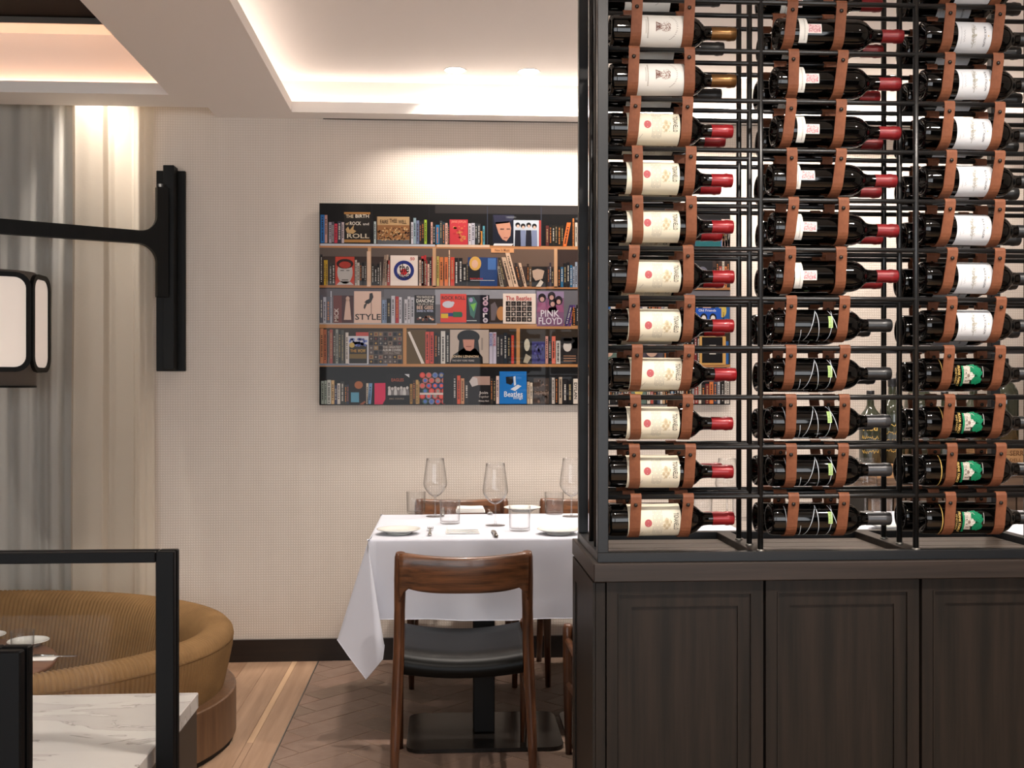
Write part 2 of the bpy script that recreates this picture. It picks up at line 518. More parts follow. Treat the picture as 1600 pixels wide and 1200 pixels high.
# --- herringbone tiles
TW, TL = 0.118, 0.354
def clip(poly, f):
    out = []
    for i in range(len(poly)):
        p, q = poly[i], poly[(i + 1) % len(poly)]
        a, b = f(p), f(q)
        if a >= 0: out.append(p)
        if (a >= 0) != (b >= 0):
            t = a / (a - b)
            out.append((p[0] + (q[0] - p[0]) * t, p[1] + (q[1] - p[1]) * t))
    return out
c45 = cos(PI / 4)
ntile = 0
OX, OY = XT + 0.09, 4.06
for k in range(-60, 61):
    for m_ in range(-14, 15):
        for kind in (0, 1):
            u0 = k * TW + m_ * TL; v0 = k * TW - m_ * TL
            if kind: u0 += TL; v0 += -2 * TW
            du, dv = (TL, TW) if kind == 0 else (TW, TL)
            g = 0.002
            q = [(u0 + g, v0 + g), (u0 + du - g, v0 + g), (u0 + du - g, v0 + dv - g), (u0 + g, v0 + dv - g)]
            p = [(OX + (a - b) * c45, OY + (a + b) * c45) for a, b in q]
            if max(a for a, b in p) < XT or min(a for a, b in p) > 2.3 or max(b for a, b in p) < 2.95 or min(b for a, b in p) > YW: continue
            p = clip(p, lambda t: t[0] - (XT + 0.006))
            p = clip(p, lambda t: YW - t[1]) if p else p
            if len(p) < 3: continue
            ntile += 1
            MB().prism(p, -0.006, random.choice((0, 0.0004, 0.0008))).build('tile', random.choice(('tile_a', 'tile_b', 'tile_c', 'tile_a')), floor)
MB().box(XT + 0.006, 2.6, 2.78, YW, -0.006, -0.0012).build('grout_bed', 'grout', floor)
# the rest of the floor, towards the camera and the far right, where no tile can be told apart
MB().box(XT + 0.006, 2.25, YB, 1.9, -0.006, -0.0005).build('wood_field', 'oak_pale', floor)  # unseen floor, made pale wood to bounce light up to the soffit
MB().box(XT + 0.006, 2.25, 1.9, 2.78, -0.006, -0.0005).build('tile_field', 'tile_a', floor)
MB().box(XL, XT - 0.86, YB, BY - PB - 0.05, -0.006, -0.0005).build('wood_field', 'oak_pale', floor)
MB().box(XT - 0.86, XT, YB, 1.2, -0.006, -0.0005).build('wood_field', 'oak_pale', floor)
MB().box(2.56, XR, YB, YW, -0.006, -0.0005).build('tile_field', 'tile_a', floor)

# --- walls
wb = MB().box(XL, XR, YW, YW + 0.1, -0.5, 3.1)
wall_back = tag(wb.build('wall_back', 'wallcover'), 'beige woven-fabric back wall', 'wall', kind='structure')
tag(MB().box(XL - 0.1, XL, YB, YW + 0.1, -0.5, 3.1).build('wall_left', 'wallcover'), 'side wall beyond the booth', 'wall', kind='structure')
tag(MB().box(XR, XR + 0.1, YB, YW + 0.1, -0.5, 3.1).build('wall_right', 'wallcover'), 'side wall beyond the wine rack', 'wall', kind='structure')
bx0 = -1.15
tag(MB().box(bx0, XR, YW - 0.014, YW, 0, 0.104).build('baseboard_back', 'baseboard'), 'dark stained wooden baseboard along the beige wall', 'baseboard', kind='structure')

# rear wall with tall windows: the daylight of the street side
rw = MB()
wins = [(-4.0, -1.7), (-1.4, 0.4), (0.7, 2.6)]
xe = [XL] + [v for w in wins for v in w] + [XR]
for i in range(0, len(xe), 2):
    rw.box(xe[i], xe[i + 1], YB - 0.1, YB, -0.06, 3.1)
for w in wins:
    rw.box(w[0], w[1], YB - 0.1, YB, -0.06, 0.5)
    rw.box(w[0], w[1], YB - 0.1, YB, 2.56, 3.1)
tag(rw.build('wall_rear', 'panelling'), 'rear wall with tall street windows', 'wall', kind='structure')

# --- window behind the sheer curtain
wn = empty('window_1'); tag(wn, 'dusky window behind the sheer curtain', 'window', kind='structure')
wx0, wx1 = -3.6, XA(112, YW)
MB().box(wx0, wx1, YW - 0.006, YW - 0.001, 0.1, 2.9).build('pane', 'pane_dusk', wn)
wf = MB()
for x in (wx0, (wx0 + wx1) / 2, wx1):
    wf.box(x - 0.03, x + 0.03, YW - 0.012, YW - 0.001, 0.1, 2.9)
wf.build('window_frame', 'window_frame', wn)

# --- ceiling
RC = ON(456, 175, ZS)                  # inner corner of the right tray's opening
XRT, YRT = RC.x, RC.y
LC = ON(264, 148, ZS)
XLT, YLT = LC.x, LC.y
PC = ON(325, 168, ZS)
XP, YP = PC.x, PC.y
YN = 0.35                              # near edge of both trays
LIP = 0.05
XRE = 4.0                              # right end of the right tray
XLE = -4.1
ce = MB()
z0, z1 = ZS, ZS + LIP
ce.box(XLT, XRT, YB, YP, z0, z1)                       # beam between the trays
ce.box(XP, XRT, YP, YW, z0, z1)
ce.box(XLE, XLT, YLT, YP, z0, z1)                      # strip behind the left tray
ce.box(XRT, XR, YRT, YW, z0, z1)                       # strip behind the right tray
ce.box(XRT, XR, YB, YN, z0, z1); ce.box(XL, XLT, YB, YN, z0, z1)
ce.box(XRE, XR, YN, YRT, z0, z1); ce.box(XL, XLE, YN, YW, z0, z1)
ceiling = tag(ce.build('ceiling', 'paint'), 'pale stepped ceiling with glowing light coves', 'ceiling', kind='structure')
ZT = 2.75                              # right tray ceiling
CO = 0.13                              # set-back of the cove walls behind the lips
t = MB()
t.box(XRT - CO, XRE + CO, YN - CO, min(YRT + CO, YW - 0.005), ZT, ZT + 0.04)
t.build('tray_panel', 'paint', ceiling)
t = MB()
yb_ = min(YRT + CO, YW - 0.01)
t.box(XRT - CO - 0.04, XRE + CO, yb_, yb_ + 0.03, z1, ZT + 0.04)
t.box(XRT - CO - 0.03, XRT - CO, YN - CO, yb_, z1, ZT + 0.04)
t.box(XRE + CO, XRE + CO + 0.03, YN - CO, yb_, z1, ZT + 0.04)
t.box(XRT - CO - 0.03, XRE + CO, YN - CO - 0.03, YN - CO, z1, ZT + 0.04)
t.build('cove_wall', 'paint_cove', ceiling)
t = MB()
t.box(XRT - CO + 0.02, XRE, yb_ - 0.035, yb_ - 0.015, z1, z1 + 0.012)
t.build('led_strip', 'led', ceiling)
t = MB()
t.box(XRT - CO + 0.015, XRT - CO + 0.035, YN, yb_ - 0.05, z1, z1 + 0.012)
t.build('led_strip', 'led', ceiling)
# left tray: cove wall, pale strip, grey trim, dark panel
ZL = 2.872
YLC = YLT + 0.13
t = MB()
t.box(XLE - CO, XLT + CO, YLC, YLC + 0.03, z1, ZL + 0.05)
t.box(XLT + CO, XLT + CO + 0.03, YN - CO, YLC + 0.03, z1, ZL + 0.05)
t.build('cove_wall', 'paint_cove', ceiling)
t = MB()
t.box(XLE - CO, XLT + CO, YLC - 0.15, YLC, ZL, ZL + 0.03)
t.box(XLT - 0.02, XLT + CO, YN - CO, YLC - 0.15, ZL, ZL + 0.03)
t.build('tray_border', 'paint_cove', ceiling)
MB().box(XLE - CO, XLT - 0.02, YLC - 0.158, YLC - 0.15, ZL - 0.004, ZL + 0.03).build('trim_bar', 'grey_trim', ceiling)
MB().box(XLE - CO, XLT - 0.02, YN - CO, YLC - 0.158, ZL + 0.022, ZL + 0.05).build('dark_panel', 'dark_ceiling', ceiling)
t = MB()
t.box(XLE, XLT + CO - 0.03, YLC - 0.035, YLC - 0.015, z1, z1 + 0.012)
t.build('led_strip', 'led_peach', ceiling)
# curtain pocket above the soffit
t = MB()
t.box(XLE, XP + 0.03, YP - 0.03, YP, z1, 2.98)
t.box(XP, XP + 0.03, YP, YW, z1, 2.98)
t.box(XLE, XP + 0.03, YP - 0.03, YW, 2.98, 3.01)
t.build('pocket_box', 'paint', ceiling)
# upper slab closing the room
MB().box(XL - 0.1, XR + 0.1, YB - 0.1, YW + 0.1, 3.1, 3.2).build('roof_slab', 'paint', ceiling)
# slot diffuser in the soffit along the wall
sl = ON(505, 185.5, ZS)
MB().box(sl.x, XRE, sl.y - 0.008, sl.y + 0.008, ZS - 0.0015, ZS + 0.004).build('slot_vent', 'slot', ceiling)

# --- recessed downlights
def downlight(x, y, z, power, label, size=1.9, blend=0.6, col=WARM, tilt=(0, 0), vis=True):
    e = empty('ceiling_downlight', (x, y, z), 0, label, 'downlight', 'recessed downlights')
    m = MB(); m.lathe([(0.044, 0.0), (0.049, -0.001), (0.055, -0.003), (0.056, 0.0)], 24); m.build('trim_ring', 'white_trim', e)
    m = MB(); m.lathe([(0.0, -0.0012), (0.044, -0.0012)], 24); m.build('lens', 'lens', e)
    ld = bpy.data.lights.new('downlight_beam', 'SPOT')
    ld.energy = power; ld.color = col; ld.spot_size = size; ld.spot_blend = blend; ld.shadow_soft_size = 0.04
    lo = bpy.data.objects.new('downlight_beam', ld); COL.objects.link(lo)
    lo.parent = e; lo.location = (0, 0, -0.012); lo.rotation_euler = (tilt[0], tilt[1], 0)
    return e
d0 = ON(711, 105, ZT); d1 = ON(828, 105, ZT)
pitch = d1.x - d0.x
names = ['leftmost of the two glowing ceiling downlights above the bookshelf picture',
         'glowing ceiling downlight above the bookshelf picture, next to the wine rack']
more = ['third', 'fourth', 'fifth', 'sixth', 'seventh', 'eighth']
for i in range(8):
    lab = names[i] if i < 2 else '%s wall-washing ceiling downlight from the left, behind the wine rack' % more[i - 2]
    downlight(d0.x + pitch * i, 4.99, ZT, E_WASH, lab, tilt=(0.30, 0))
k = 0
for y in (3.75,):
    for x in (0.10, 1.05, 1.95):
        k += 1
        downlight(x, y, ZT, E_TABLE if y > 3.2 else E_TABLE * 0.6, 'ceiling downlight over the dining tables, %s' % ['first', 'second', 'third', 'fourth', 'fifth', 'sixth'][k - 1], size=1.9)
k = 0
for (x, y) in ((0.55, 1.15), (1.15, 1.1), (1.75, 1.2)):
    k += 1
    downlight(x, y, ZT, E_ROOM, 'ceiling downlight in front of the wine rack, %s' % ['first', 'second', 'third'][k - 1], size=1.8, tilt=(0.40, 0))
k = 0
for (x, y) in ((-2.4, 3.6), (-1.5, 2.4)):
    k += 1
    downlight(x, y, ZL + 0.02, E_TABLE * 0.8, 'ceiling downlight above the round booth, %s' % ['first', 'second'][k - 1], size=1.7)
pk = XA(146, 5.03)
downlight(pk, 5.035, 2.97, E_POCKET, 'downlight hidden in the ceiling pocket above the sheer curtain', size=1.0, blend=0.9, tilt=(0.10, 0))

# =================================================================== CURTAINS
def curtain(name, px0, px1, folds, mat, label, y0):
    """folds = [(px, offset towards the room)], smooth between"""
    c = MB()
    P_ = sorted(folds)
    N = 220
    xs = [XA(px0, y0) + (XA(px1, y0) - XA(px0, y0)) * i / N for i in range(N + 1)]
    kx = [XA(p, y0) for p, o in P_]
    def off(x):
        if x <= kx[0]: return P_[0][1]
        for (a, b, (pa, oa), (pb, ob)) in zip(kx, kx[1:], P_, P_[1:]):
            if x <= b:
                t = (x - a) / (b - a); t = t * t * (3 - 2 * t)
                return oa + (ob - oa) * t
        return P_[-1][1]
    rows = []
    for z in [0.03 + (2.95 - 0.03) * j / 12 for j in range(13)]:
        w = 1.0 + 0.12 * sin(z * 1.7)
        rows.append([(x + 0.004 * sin(z * 2.1 + x * 9), y0 - off(x) * w, z) for x in xs])
    c.grid(rows)
    o = c.build(name, mat, fix=False)
    return tag(o, label, 'curtain')
curtain('sheer_curtain', -260, 117, [(-260, 0), (-225, .05), (-190, 0), (-150, .05), (-120, 0), (-80, .05), (-50, 0), (-30, .04), (-8, 0.01), (4, .035), (20, .012), (37, .034), (50, .026), (62, .006), (78, .03), (88, .052), (97, .048), (103, 0.008), (117, .012)],
        'sheer_cool', 'greyish sheer curtain hanging in narrow folds behind the lantern arm', 5.185)
curtain('sheer_curtain', 112, 241, [(112, 0), (117, .035), (122, .055), (146, .066), (166, .058), (172, .018), (182, .004), (207, .0), (213, .022), (221, .036), (229, .02), (241, 0.0)],
        'sheer_warm', 'brightly lit cream curtain panel hanging beside the bare beige wall', 5.175)

# =================================================================== WALL LANTERN
pa = AT(262, 376, YW - 0.09)
lan_d = 4.66
r_ = (-3 - 800.0) / F * lan_d
LX, LY = r_ * cos(TH) + lan_d * sin(TH), lan_d * cos(TH) - r_ * sin(TH)
ZA = 1.985
wl = empty('wall_lantern', (pa.x, YW, ZA), 0, 'black wall lantern on a long swing arm, with a white hexagonal shade', 'wall lamp')
x0, x1 = XA(246, YW) - pa.x, XA(291, YW) - pa.x
MB().cbox(x0, x1, -0.022, -0.001, AT(250, 580, YW).z - ZA, AT(250, 268, YW).z - ZA, 0.002).build('backplate', 'lamp_black', wl)
b0, b1 = XA(256, YW - .08) - pa.x, XA(273, YW - .08) - pa.x
MB().cbox(b0, b1, -0.095, -0.0225, AT(250, 578, YW).z - ZA, AT(250, 264, YW).z - ZA, 0.002).build('mounting_bar', 'lamp_black', wl)
# arm with curved bracket, in the vertical plane from the bar to the lantern
ax, ay = LX - pa.x, LY - (YW - 0.09)
alen = sqrt(ax * ax + ay * ay)
ux, uy = ax / alen, ay / alen
def arm_pt(s, z, w):
    return (ux * s - uy * w, -0.096 + uy * s + ux * w, z)
R1, R2 = 0.075, 0.085
prof_ = [(0.0, 0.235, -0.27), (0.05, 0.235, -0.27)]
for i in range(11):
    q = (PI / 2) * i / 10
    s_ = 0.0501 + R1 * (1 - cos(q))
    t2 = min(1.0, (s_ - 0.05) / R2)
    prof_.append((s_, 0.028 + R1 * (1 - sin(q)), -0.030 - R2 * (1 - sqrt(max(0, 1 - (1 - t2) ** 2)))))
prof_ += [(0.05 + R2, 0.028, -0.030), (alen + 0.03, 0.034, -0.030)]
m = MB()
rows_ = [[arm_pt(s_, zt_, -0.019), arm_pt(s_, zt_, 0.019), arm_pt(s_, zb_, 0.019), arm_pt(s_, zb_, -0.019)] for s_, zt_, zb_ in prof_]
m.grid(rows_, smooth=False, closed=True)
m.add(rows_[0], [(0, 1, 2, 3)]); m.add(rows_[-1], [(3, 2, 1, 0)])
m.build('swing_arm', 'lamp_black', wl)
m = MB(); m.tube([arm_pt(0.026, 0.17, 0), arm_pt(0.026, 0.25, 0)], 0.018, 12); m.build('pivot_pin', 'lamp_black', wl)
# hanging rod
lx, ly = LX - pa.x, LY - YW
zt, zb = 1.778 - ZA, 1.362 - ZA
m = MB(); m.tube([(lx, ly, -0.03), (lx, ly, zt + 0.01)], 0.008, 10); m.build('hanger_rod', 'lamp_black', wl)
HR = 0.205
aim = math.atan2(-LX, -LY)             # direction from the lantern to the eye
def hexv(i, R=HR):
    # vertex angle measured from the eye direction, clockwise seen from above = towards image right
    a = math.radians(38 + 60 * i)
    ex, ey = -LX, -LY
    n = sqrt(ex * ex + ey * ey); ex /= n; ey /= n
    rx, ry = -ey, ex                    # image right
    # eye looks along -(ex,ey); its right hand is (-ey, ex) rotated: check sign below
    return (lx + R * (ex * cos(a) + rx * sin(a)), ly + R * (ey * cos(a) + ry * sin(a)))
def rrect(w, h, r, n=6):
    out = []
    for cx, cy, a0 in ((w / 2 - r, h / 2 - r, 0), (-w / 2 + r, h / 2 - r, 90), (-w / 2 + r, -h / 2 + r, 180), (w / 2 - r, -h / 2 + r, 270)):
        for i in range(n + 1):
            a = math.radians(a0 + 90 * i / n)
            out.append((cx + r * cos(a), cy + r * sin(a)))
    return out
for i in range(6):
    p, q = Vector(hexv(i)), Vector(hexv(i + 1))
    c = (p + q) / 2; dvec = (q - p); w = dvec.length; dvec.normalize()
    nrm = (c - Vector((lx, ly))).normalized()
    h = zt - zb; zc = (zt + zb) / 2
    fn = lambda a, b, z: (c.x + dvec.x * a + nrm.x * z, c.y + dvec.y * a + nrm.y * z, zc + b)
    o_, i_ = rrect(w - 0.002, h, 0.062), rrect(w - 0.042, h - 0.04, 0.046)
    m = MB()
    n = len(o_)
    vs = [fn(a, b, 0.008) for a, b in o_] + [fn(a, b, 0.008) for a, b in i_] + [fn(a, b, -0.008) for a, b in o_] + [fn(a, b, -0.008) for a, b in i_]
    fs = []
    for j in range(n):
        k = (j + 1) % n
        fs += [(j, k, n + k, n + j), (2 * n + j, 3 * n + j, 3 * n + k, 2 * n + k), (j, 2 * n + j, 2 * n + k, k), (n + j, n + k, 3 * n + k, 3 * n + j)]
    m.add(vs, fs)
    fr = m.build('panel_frame', 'lamp_black', wl)
    m = MB(); m.prism(i_, -0.003, 0.001, fn=fn); m.build('shade_panel', 'lamp_shade', fr)
m = MB(); m.lathe([(0.150, zb - 0.062), (0.150, zt + 0.012), (0.146, zt + 0.012), (0.146, zb - 0.062), (0.150, zb - 0.062)], 40, o=(lx, ly, 0)); m.build('inner_drum', 'lamp_mesh', wl)
m = MB(); m.lathe([(0.152, zb - 0.066), (0.152, zb - 0.058), (0.140, zb - 0.058), (0.140, zb - 0.066), (0.152, zb - 0.066)], 40, o=(lx, ly, 0)); m.build('drum_rim', 'lamp_black', wl)
m = MB(); m.lathe([(0.0, zt + 0.004), (0.146, zt + 0.004), (0.146, zt + 0.008), (0.0, zt + 0.008)], 30, o=(lx, ly, 0)); m.build('top_disc', 'lamp_black', wl)

# =================================================================== ROUND BOOTH
bo = empty('curved_banquette', (BX, BY, 0), 0, 'round banquette upholstered in ochre corduroy on a curved wooden plinth', 'banquette')
def ring(rows_prof, n, a, b, ridge=0.0, nridge=0, t0=0.0, t1=2 * PI, ends=False, offz=None):
    """sweep a profile [(radial offset, z)] around the ellipse"""
    rows = []
    for i in range(n + 1):
        t_ = t0 + (t1 - t0) * i / n
        ct, st = cos(t_), sin(t_)
        nx, ny = ct / a, st / b
        L_ = sqrt(nx * nx + ny * ny); nx /= L_; ny /= L_
        rr = ridge * abs(cos(PI * nridge * i / n)) ** 0.6 if ridge else 0
        row = []
        for k, (ro, z) in enumerate(rows_prof):
            row.append((a * ct + nx * (ro + 0), b * st + ny * (ro + 0), z))
        if ridge:
            # push along the profile's own normal
            q = []
            for k in range(len(rows_prof)):
                p0 = rows_prof[max(k - 1, 0)]; p1 = rows_prof[min(k + 1, len(rows_prof) - 1)]
                dr, dz = p1[0] - p0[0], p1[1] - p0[1]
                l = sqrt(dr * dr + dz * dz) or 1
                nr, nz = -dz / l, dr / l      # outward of a profile drawn inner side first
                e = rows_prof[k]
                q.append((a * ct + nx * (e[0] + nr * rr), b * st + ny * (e[0] + nr * rr), e[1] + nz * rr))
            row = q
        rows.append(row)
    return rows
# the opening of the booth faces the left, out of the picture
T0, T1 = math.radians(-152), math.radians(152)
prof = [(-0.185, -0.02), (-0.165, 0.08), (-0.140, 0.18), (-0.115, 0.28), (-0.095, 0.35), (-0.072, 0.392), (-0.04, 0.412), (-0.005, 0.416), (0.020, 0.408), (0.034, 0.392), (0.038, 0.372)]
NR = 290
m = MB(); m.grid(ring(prof, NR * 6, BA, BB, 0.0065, NR, T0, T1)); m.build('backrest', 'cord', bo, fix=False)
prof2 = [(0.036, 0.366), (0.034, 0.34), (0.022, 0.28), (0.006, 0.21), (0.0, 0.19)]
m = MB(); m.grid(ring(prof2, NR * 6, BA, BB, 0.0065, NR, T0, T1)); m.build('outside_back', 'cord', bo, fix=False)
pp = []
for i in range(121):
    t_ = T0 + (T1 - T0) * i / 120
    nx, ny = cos(t_) / BA, sin(t_) / BB
    L_ = sqrt(nx * nx + ny * ny)
    pp.append((BA * cos(t_) + nx / L_ * 0.038, BB * sin(t_) + ny / L_ * 0.038, 0.369))
m = MB(); m.tube(pp, 0.0045, 6); m.build('piping', 'cord', bo)
m = MB(); m.grid(ring([(-0.60, -0.06), (-0.59, -0.035), (-0.56, -0.02), (-0.20, -0.015), (-0.17, -0.03)], 120, BA, BB, 0, 0, T0, T1)); m.build('seat', 'cord', bo, fix=False)
m = MB(); m.grid(ring([(-0.58, -0.06), (-0.56, -0.455)], 120, BA, BB, 0, 0, T0, T1)); m.build('seat_front', 'booth_wood', bo, fix=False)
m = MB(); m.grid(ring([(-0.03, 0.19), (0.046, 0.19), (0.052, 0.187), (0.053, 0.182), (0.053, 0.022)], 240, BA, BB), smooth=False); m.build('plinth', 'booth_wood', bo, fix=False)
m = MB(); m.grid(ring([(0.053, 0.022), (0.040, 0.022), (0.040, -0.455)], 240, BA, BB), smooth=False); m.build('toe_kick', 'black_metal', bo, fix=False)

# table in the booth
ZB = 0.29
bt = empty('round_table', (BX + 0.02, BY + 0.02, -0.46), 0, 'small round brown wooden table inside the corduroy booth', 'table')
m = MB(); m.lathe([(0, ZB + 0.435), (0.40, ZB + 0.435), (0.42, ZB + 0.44), (0.425, ZB + 0.45), (0.42, ZB + 0.46), (0.0, ZB + 0.46)], 64); m.build('tabletop', 'booth_top', bt)
m = MB(); m.lathe([(0.04, 0.03), (0.04, ZB + 0.43)], 20); m.build('pedestal', 'black_metal', bt)
m = MB(); m.lathe([(0, 0.0), (0.24, 0.0), (0.24, 0.012), (0.05, 0.03), (0, 0.03)], 40); m.build('base_plate', 'black_metal', bt)

# =================================================================== TABLEWARE BUILDERS
def plate(loc, r, label, group):
    m = MB()
    m.lathe([(0.0, 0.006), (r * 0.62, 0.006), (r * 0.72, 0.009), (r * 0.97, 0.017), (r, 0.0185), (r * 0.985, 0.0205), (r * 0.95, 0.0195), (r * 0.70, 0.012), (r * 0.6, 0.0095), (0.0, 0.0095)], 48)
    m.lathe([(r * 0.52, 0.0), (r * 0.55, 0.0), (r * 0.56, 0.006), (r * 0.50, 0.006), (r * 0.52, 0.0)], 36)
    return tag(m.build('side_plate', 'china', None, loc), label, 'plate', group)
def tumbler(loc, r, h, label, group):
    m = MB()
    m.lathe([(0, 0.0), (r * 0.86, 0.0), (r * 0.93, 0.002), (r * 0.95, 0.006), (r, h), (r - 0.0006, h + 0.0008), (r - 0.0016, h), (r * 0.95 - 0.0017, 0.012), (r * 0.85, 0.0095), (0, 0.009)], 40)
    return tag(m.build('water_tumbler', 'glass', None, loc), label, 'glass', group)
def wine_glass(loc, label, group, s=1.0):
    e = empty('wine_glass', loc, 0, label, 'wine glass', group)
    out = [(0.026, 0.096), (0.040, 0.112), (0.0495, 0.130), (0.0515, 0.140), (0.0495, 0.160), (0.0455, 0.190), (0.0405, 0.225), (0.0375, 0.250)]
    inn = [(r - 0.0011, h + (0.001 if i == 0 else 0)) for i, (r, h) in enumerate(out)]
    m = MB(); m.lathe([(0.0035 * s, 0.084 * s), (0.012 * s, 0.087 * s)] + [(r * s, h * s) for r, h in out] + [(r * s, h * s) for r, h in inn[::-1]] + [(0.010 * s, 0.0885 * s), (0, 0.0875 * s)], 40); m.build('bowl', 'glass', e)
    m = MB(); m.lathe([(0.006 * s, 0.006 * s), (0.0042 * s, 0.016 * s), (0.0034 * s, 0.04 * s), (0.0034 * s, 0.07 * s), (0.0045 * s, 0.084 * s), (0, 0.085 * s)], 16); m.build('stem', 'glass_solid', e)
    m = MB(); m.lathe([(0, 0), (0.039 * s, 0), (0.040 * s, 0.001), (0.039 * s, 0.002), (0.015 * s, 0.004 * s), (0.006 * s, 0.0065 * s), (0, 0.007 * s)], 40); m.build('foot', 'glass_solid', e)
    return e
def napkin(loc, w, d, h, rz, label, group):
    m = MB()
    n = 3
    for k in range(n):
        z0 = h * k / n; z1 = h * (k + 1) / n - 0.0008
        ins = 0.003 * k
        rows = []
        # a folded layer: rounded near edge, slightly slumped
        N, M = 10, 8
        top = []
        for i in range(M + 1):
            row = []
            for j in range(N + 1):
                x = -w / 2 + ins + (w - 2 * ins) * j / N; y = -d / 2 + ins * 0.6 + (d - ins) * i / M
                row.append((x, y, z1 + 0.0012 * sin(x * 60 + k) * cos(y * 40) - (0.002 if j in (0, N) else 0)))
            top.append(row)
        m.grid(top)
        edge = [top[0]]
        for q in range(1, 6):
            a = PI * q / 5
            edge.append([(p[0], p[1] - (z1 - z0) / 2 * sin(a), (p[2] + z0) / 2 + (p[2] - z0) / 2 * cos(a)) for p in top[0]])
        m.grid(edge)
        for col_ in (0, N):
            m.grid([[r[col_] for r in top], [(r[col_][0], r[col_][1], z0) for r in top]])
        m.grid([top[-1], [(p[0], p[1], z0) for p in top[-1]]])
    return tag(m.build('folded_napkin', 'napkin', None, loc, (0, 0, rz), fix=False), label, 'napkin', group)
def fork(loc, L_, rz, label, group):
    """lies along +Y, tines at the far end"""
    m = MB()
    hd = [(-0.5, .0075, .003), (-0.47, .009, .004), (-0.30, .0065, .005), (0.05, .0032, .008), (0.2, .004, .010), (0.27, .0105, .008), (0.33, .012, .006)]
    rows = []
    for (t_, w, z) in hd:
        y = t_ * L_
        rows.append([(-w, y, z), (-w * .6, y, z + .003), (w * .6, y, z + .003), (w, y, z), (w * .6, y, z - .0022), (-w * .6, y, z - .0022)])
    m.grid(rows, closed=True)
    m.add([p for p in rows[0]], [tuple(range(6))]); m.add([p for p in rows[-1]], [tuple(range(5, -1, -1))])
    for k in range(4):
        x = -0.0102 + k * 0.0068
        m.tube([(x, .32 * L_, .006), (x, .40 * L_, .0045), (x * 1.02, .5 * L_, .010)], [.0019, .0018, .0008], 6)
    return tag(m.build('dinner_fork', 'silver', None, loc, (0, 0, rz)), label, 'fork', group)
def knife(loc, L_, rz, label, group):
    m = MB()
    rows = []
    for (t_, w, h, z) in ((-0.5, .006, .004, .005), (-0.47, .009, .006, .006), (-0.25, .008, .006, .006), (-0.02, .0065, .005, .006), (0.02, .009, .0016, .005), (0.3, .010, .0014, .004), (0.45, .008, .0012, .004), (0.5, .002, .001, .004)):
        y = t_ * L_
        rows.append([(-w, y, z), (-w * .5, y, z + h), (w * .5, y, z + h), (w, y, z), (w * .5, y, z - h * .7), (-w * .5, y, z - h * .7)])
    m.grid(rows, closed=True)
    m.add(rows[0], [tuple(range(6))]); m.add(rows[-1], [tuple(range(5, -1, -1))])
    return tag(m.build('table_knife', 'silver', None, loc, (0, 0, rz)), label, 'knife', group)

# on the booth table
def onb(px, py): return ON(px, py, ZB + 0.0005)
tumbler(onb(35, 1021), 0.0425, 0.085, 'clear tumbler on the round booth table, in front of a plate', 'booth tableware')
plate(onb(44, 1008), 0.078, 'white side plate behind the tumbler on the booth table', 'booth tableware')
plate(onb(-22, 999), 0.075, 'white side plate cut off by the picture edge on the booth table', 'booth tableware')
p = onb(42, 1030)
m = MB(); m.cbox(-0.14, 0.105, -0.035, 0.035, 0, 0.004, 0.001)
tag(m.build('flat_napkin', 'napkin', None, p, (0, 0, 0.03)), 'flat white napkin at the near edge of the booth table', 'napkin')
knife(onb(99, 1027) + Vector((-0.03, 0, 0)), 0.16, -PI / 2 + 0.02, 'dark knife end poking out beside the booth table napkin', 'booth tableware')

# =================================================================== MARBLE SERVICE STATION AND STEEL FRAMES
XM = -0.432
ZM = 0.76
YM1 = ON(299, 1082, ZM).y
YM0 = 0.62
m = MB(); m.cbox(-1.9, XM, YM0, YM1, ZM - 0.028, ZM, 0.0015)
tag(m.build('marble_counter', 'marble'), 'polished white marble slab with fine grey veins under the steel frame', 'counter')
sv = empty('service_cabinet', (-1.2, 1.3, 0), 0, 'dark bronze cabinet beneath the white marble slab', 'cabinet')
MB().cbox(-0.69, XM + 1.2 - 0.002, YM0 - 1.3 + 0.002, YM1 - 1.3 - 0.002, 0.06, ZM - 0.0285, 0.002).build('body', 'bronze', sv)
MB().box(-0.66, XM + 1.2 - 0.03, YM0 - 1.3 + 0.03, YM1 - 1.3 - 0.03, 0.0, 0.06).build('toe_base', 'black_metal', sv)
def steel_frame(px_right, Y, py_top, label, b):
    X1 = XA(px_right, Y)
    zt_ = AT(px_right, py_top, Y).z
    e = empty('steel_frame', (X1, Y, 0), 0, label, 'metal frame')
    L_ = 1.52
    # channel-section posts: front and rear flanges with a groove between
    for x in (0.0, -L_):
        m = MB(); m.cbox(x - b, x, 0, b * 0.45, 0, zt_, 0.0015); m.cbox(x - b, x, b * 0.75, b * 1.2, 0, zt_, 0.0015); m.box(x - b + 0.003, x - 0.004, b * 0.4, b * 0.8, 0, zt_ - 0.003)
        m.build('post', 'steel_black', e)
    m = MB(); m.cbox(-L_ + b, -b, 0, b * 0.45, zt_ - b * 0.6, zt_, 0.0015); m.cbox(-L_ + b, -b, b * 0.75, b * 1.2, zt_ - b * 0.6, zt_, 0.0015); m.box(-L_ + b, -b, b * 0.4, b * 0.8, zt_ - b * 0.55, zt_ - 0.003)
    m.build('top_bar', 'steel_black', e)
    m = MB(); m.box(-L_ + b, -b, b * 0.56, b * 0.60, ZM + 0.004, zt_ - b * 0.57)
    m.build('glass_pane', 'pane', e)
    return e
steel_frame(272, 1.60, 862, 'black steel frame standing across the far part of the marble slab', 0.0265)
steel_frame(32, 1.03, 1018, 'black steel frame corner at the lower left, nearest the camera', 0.026)

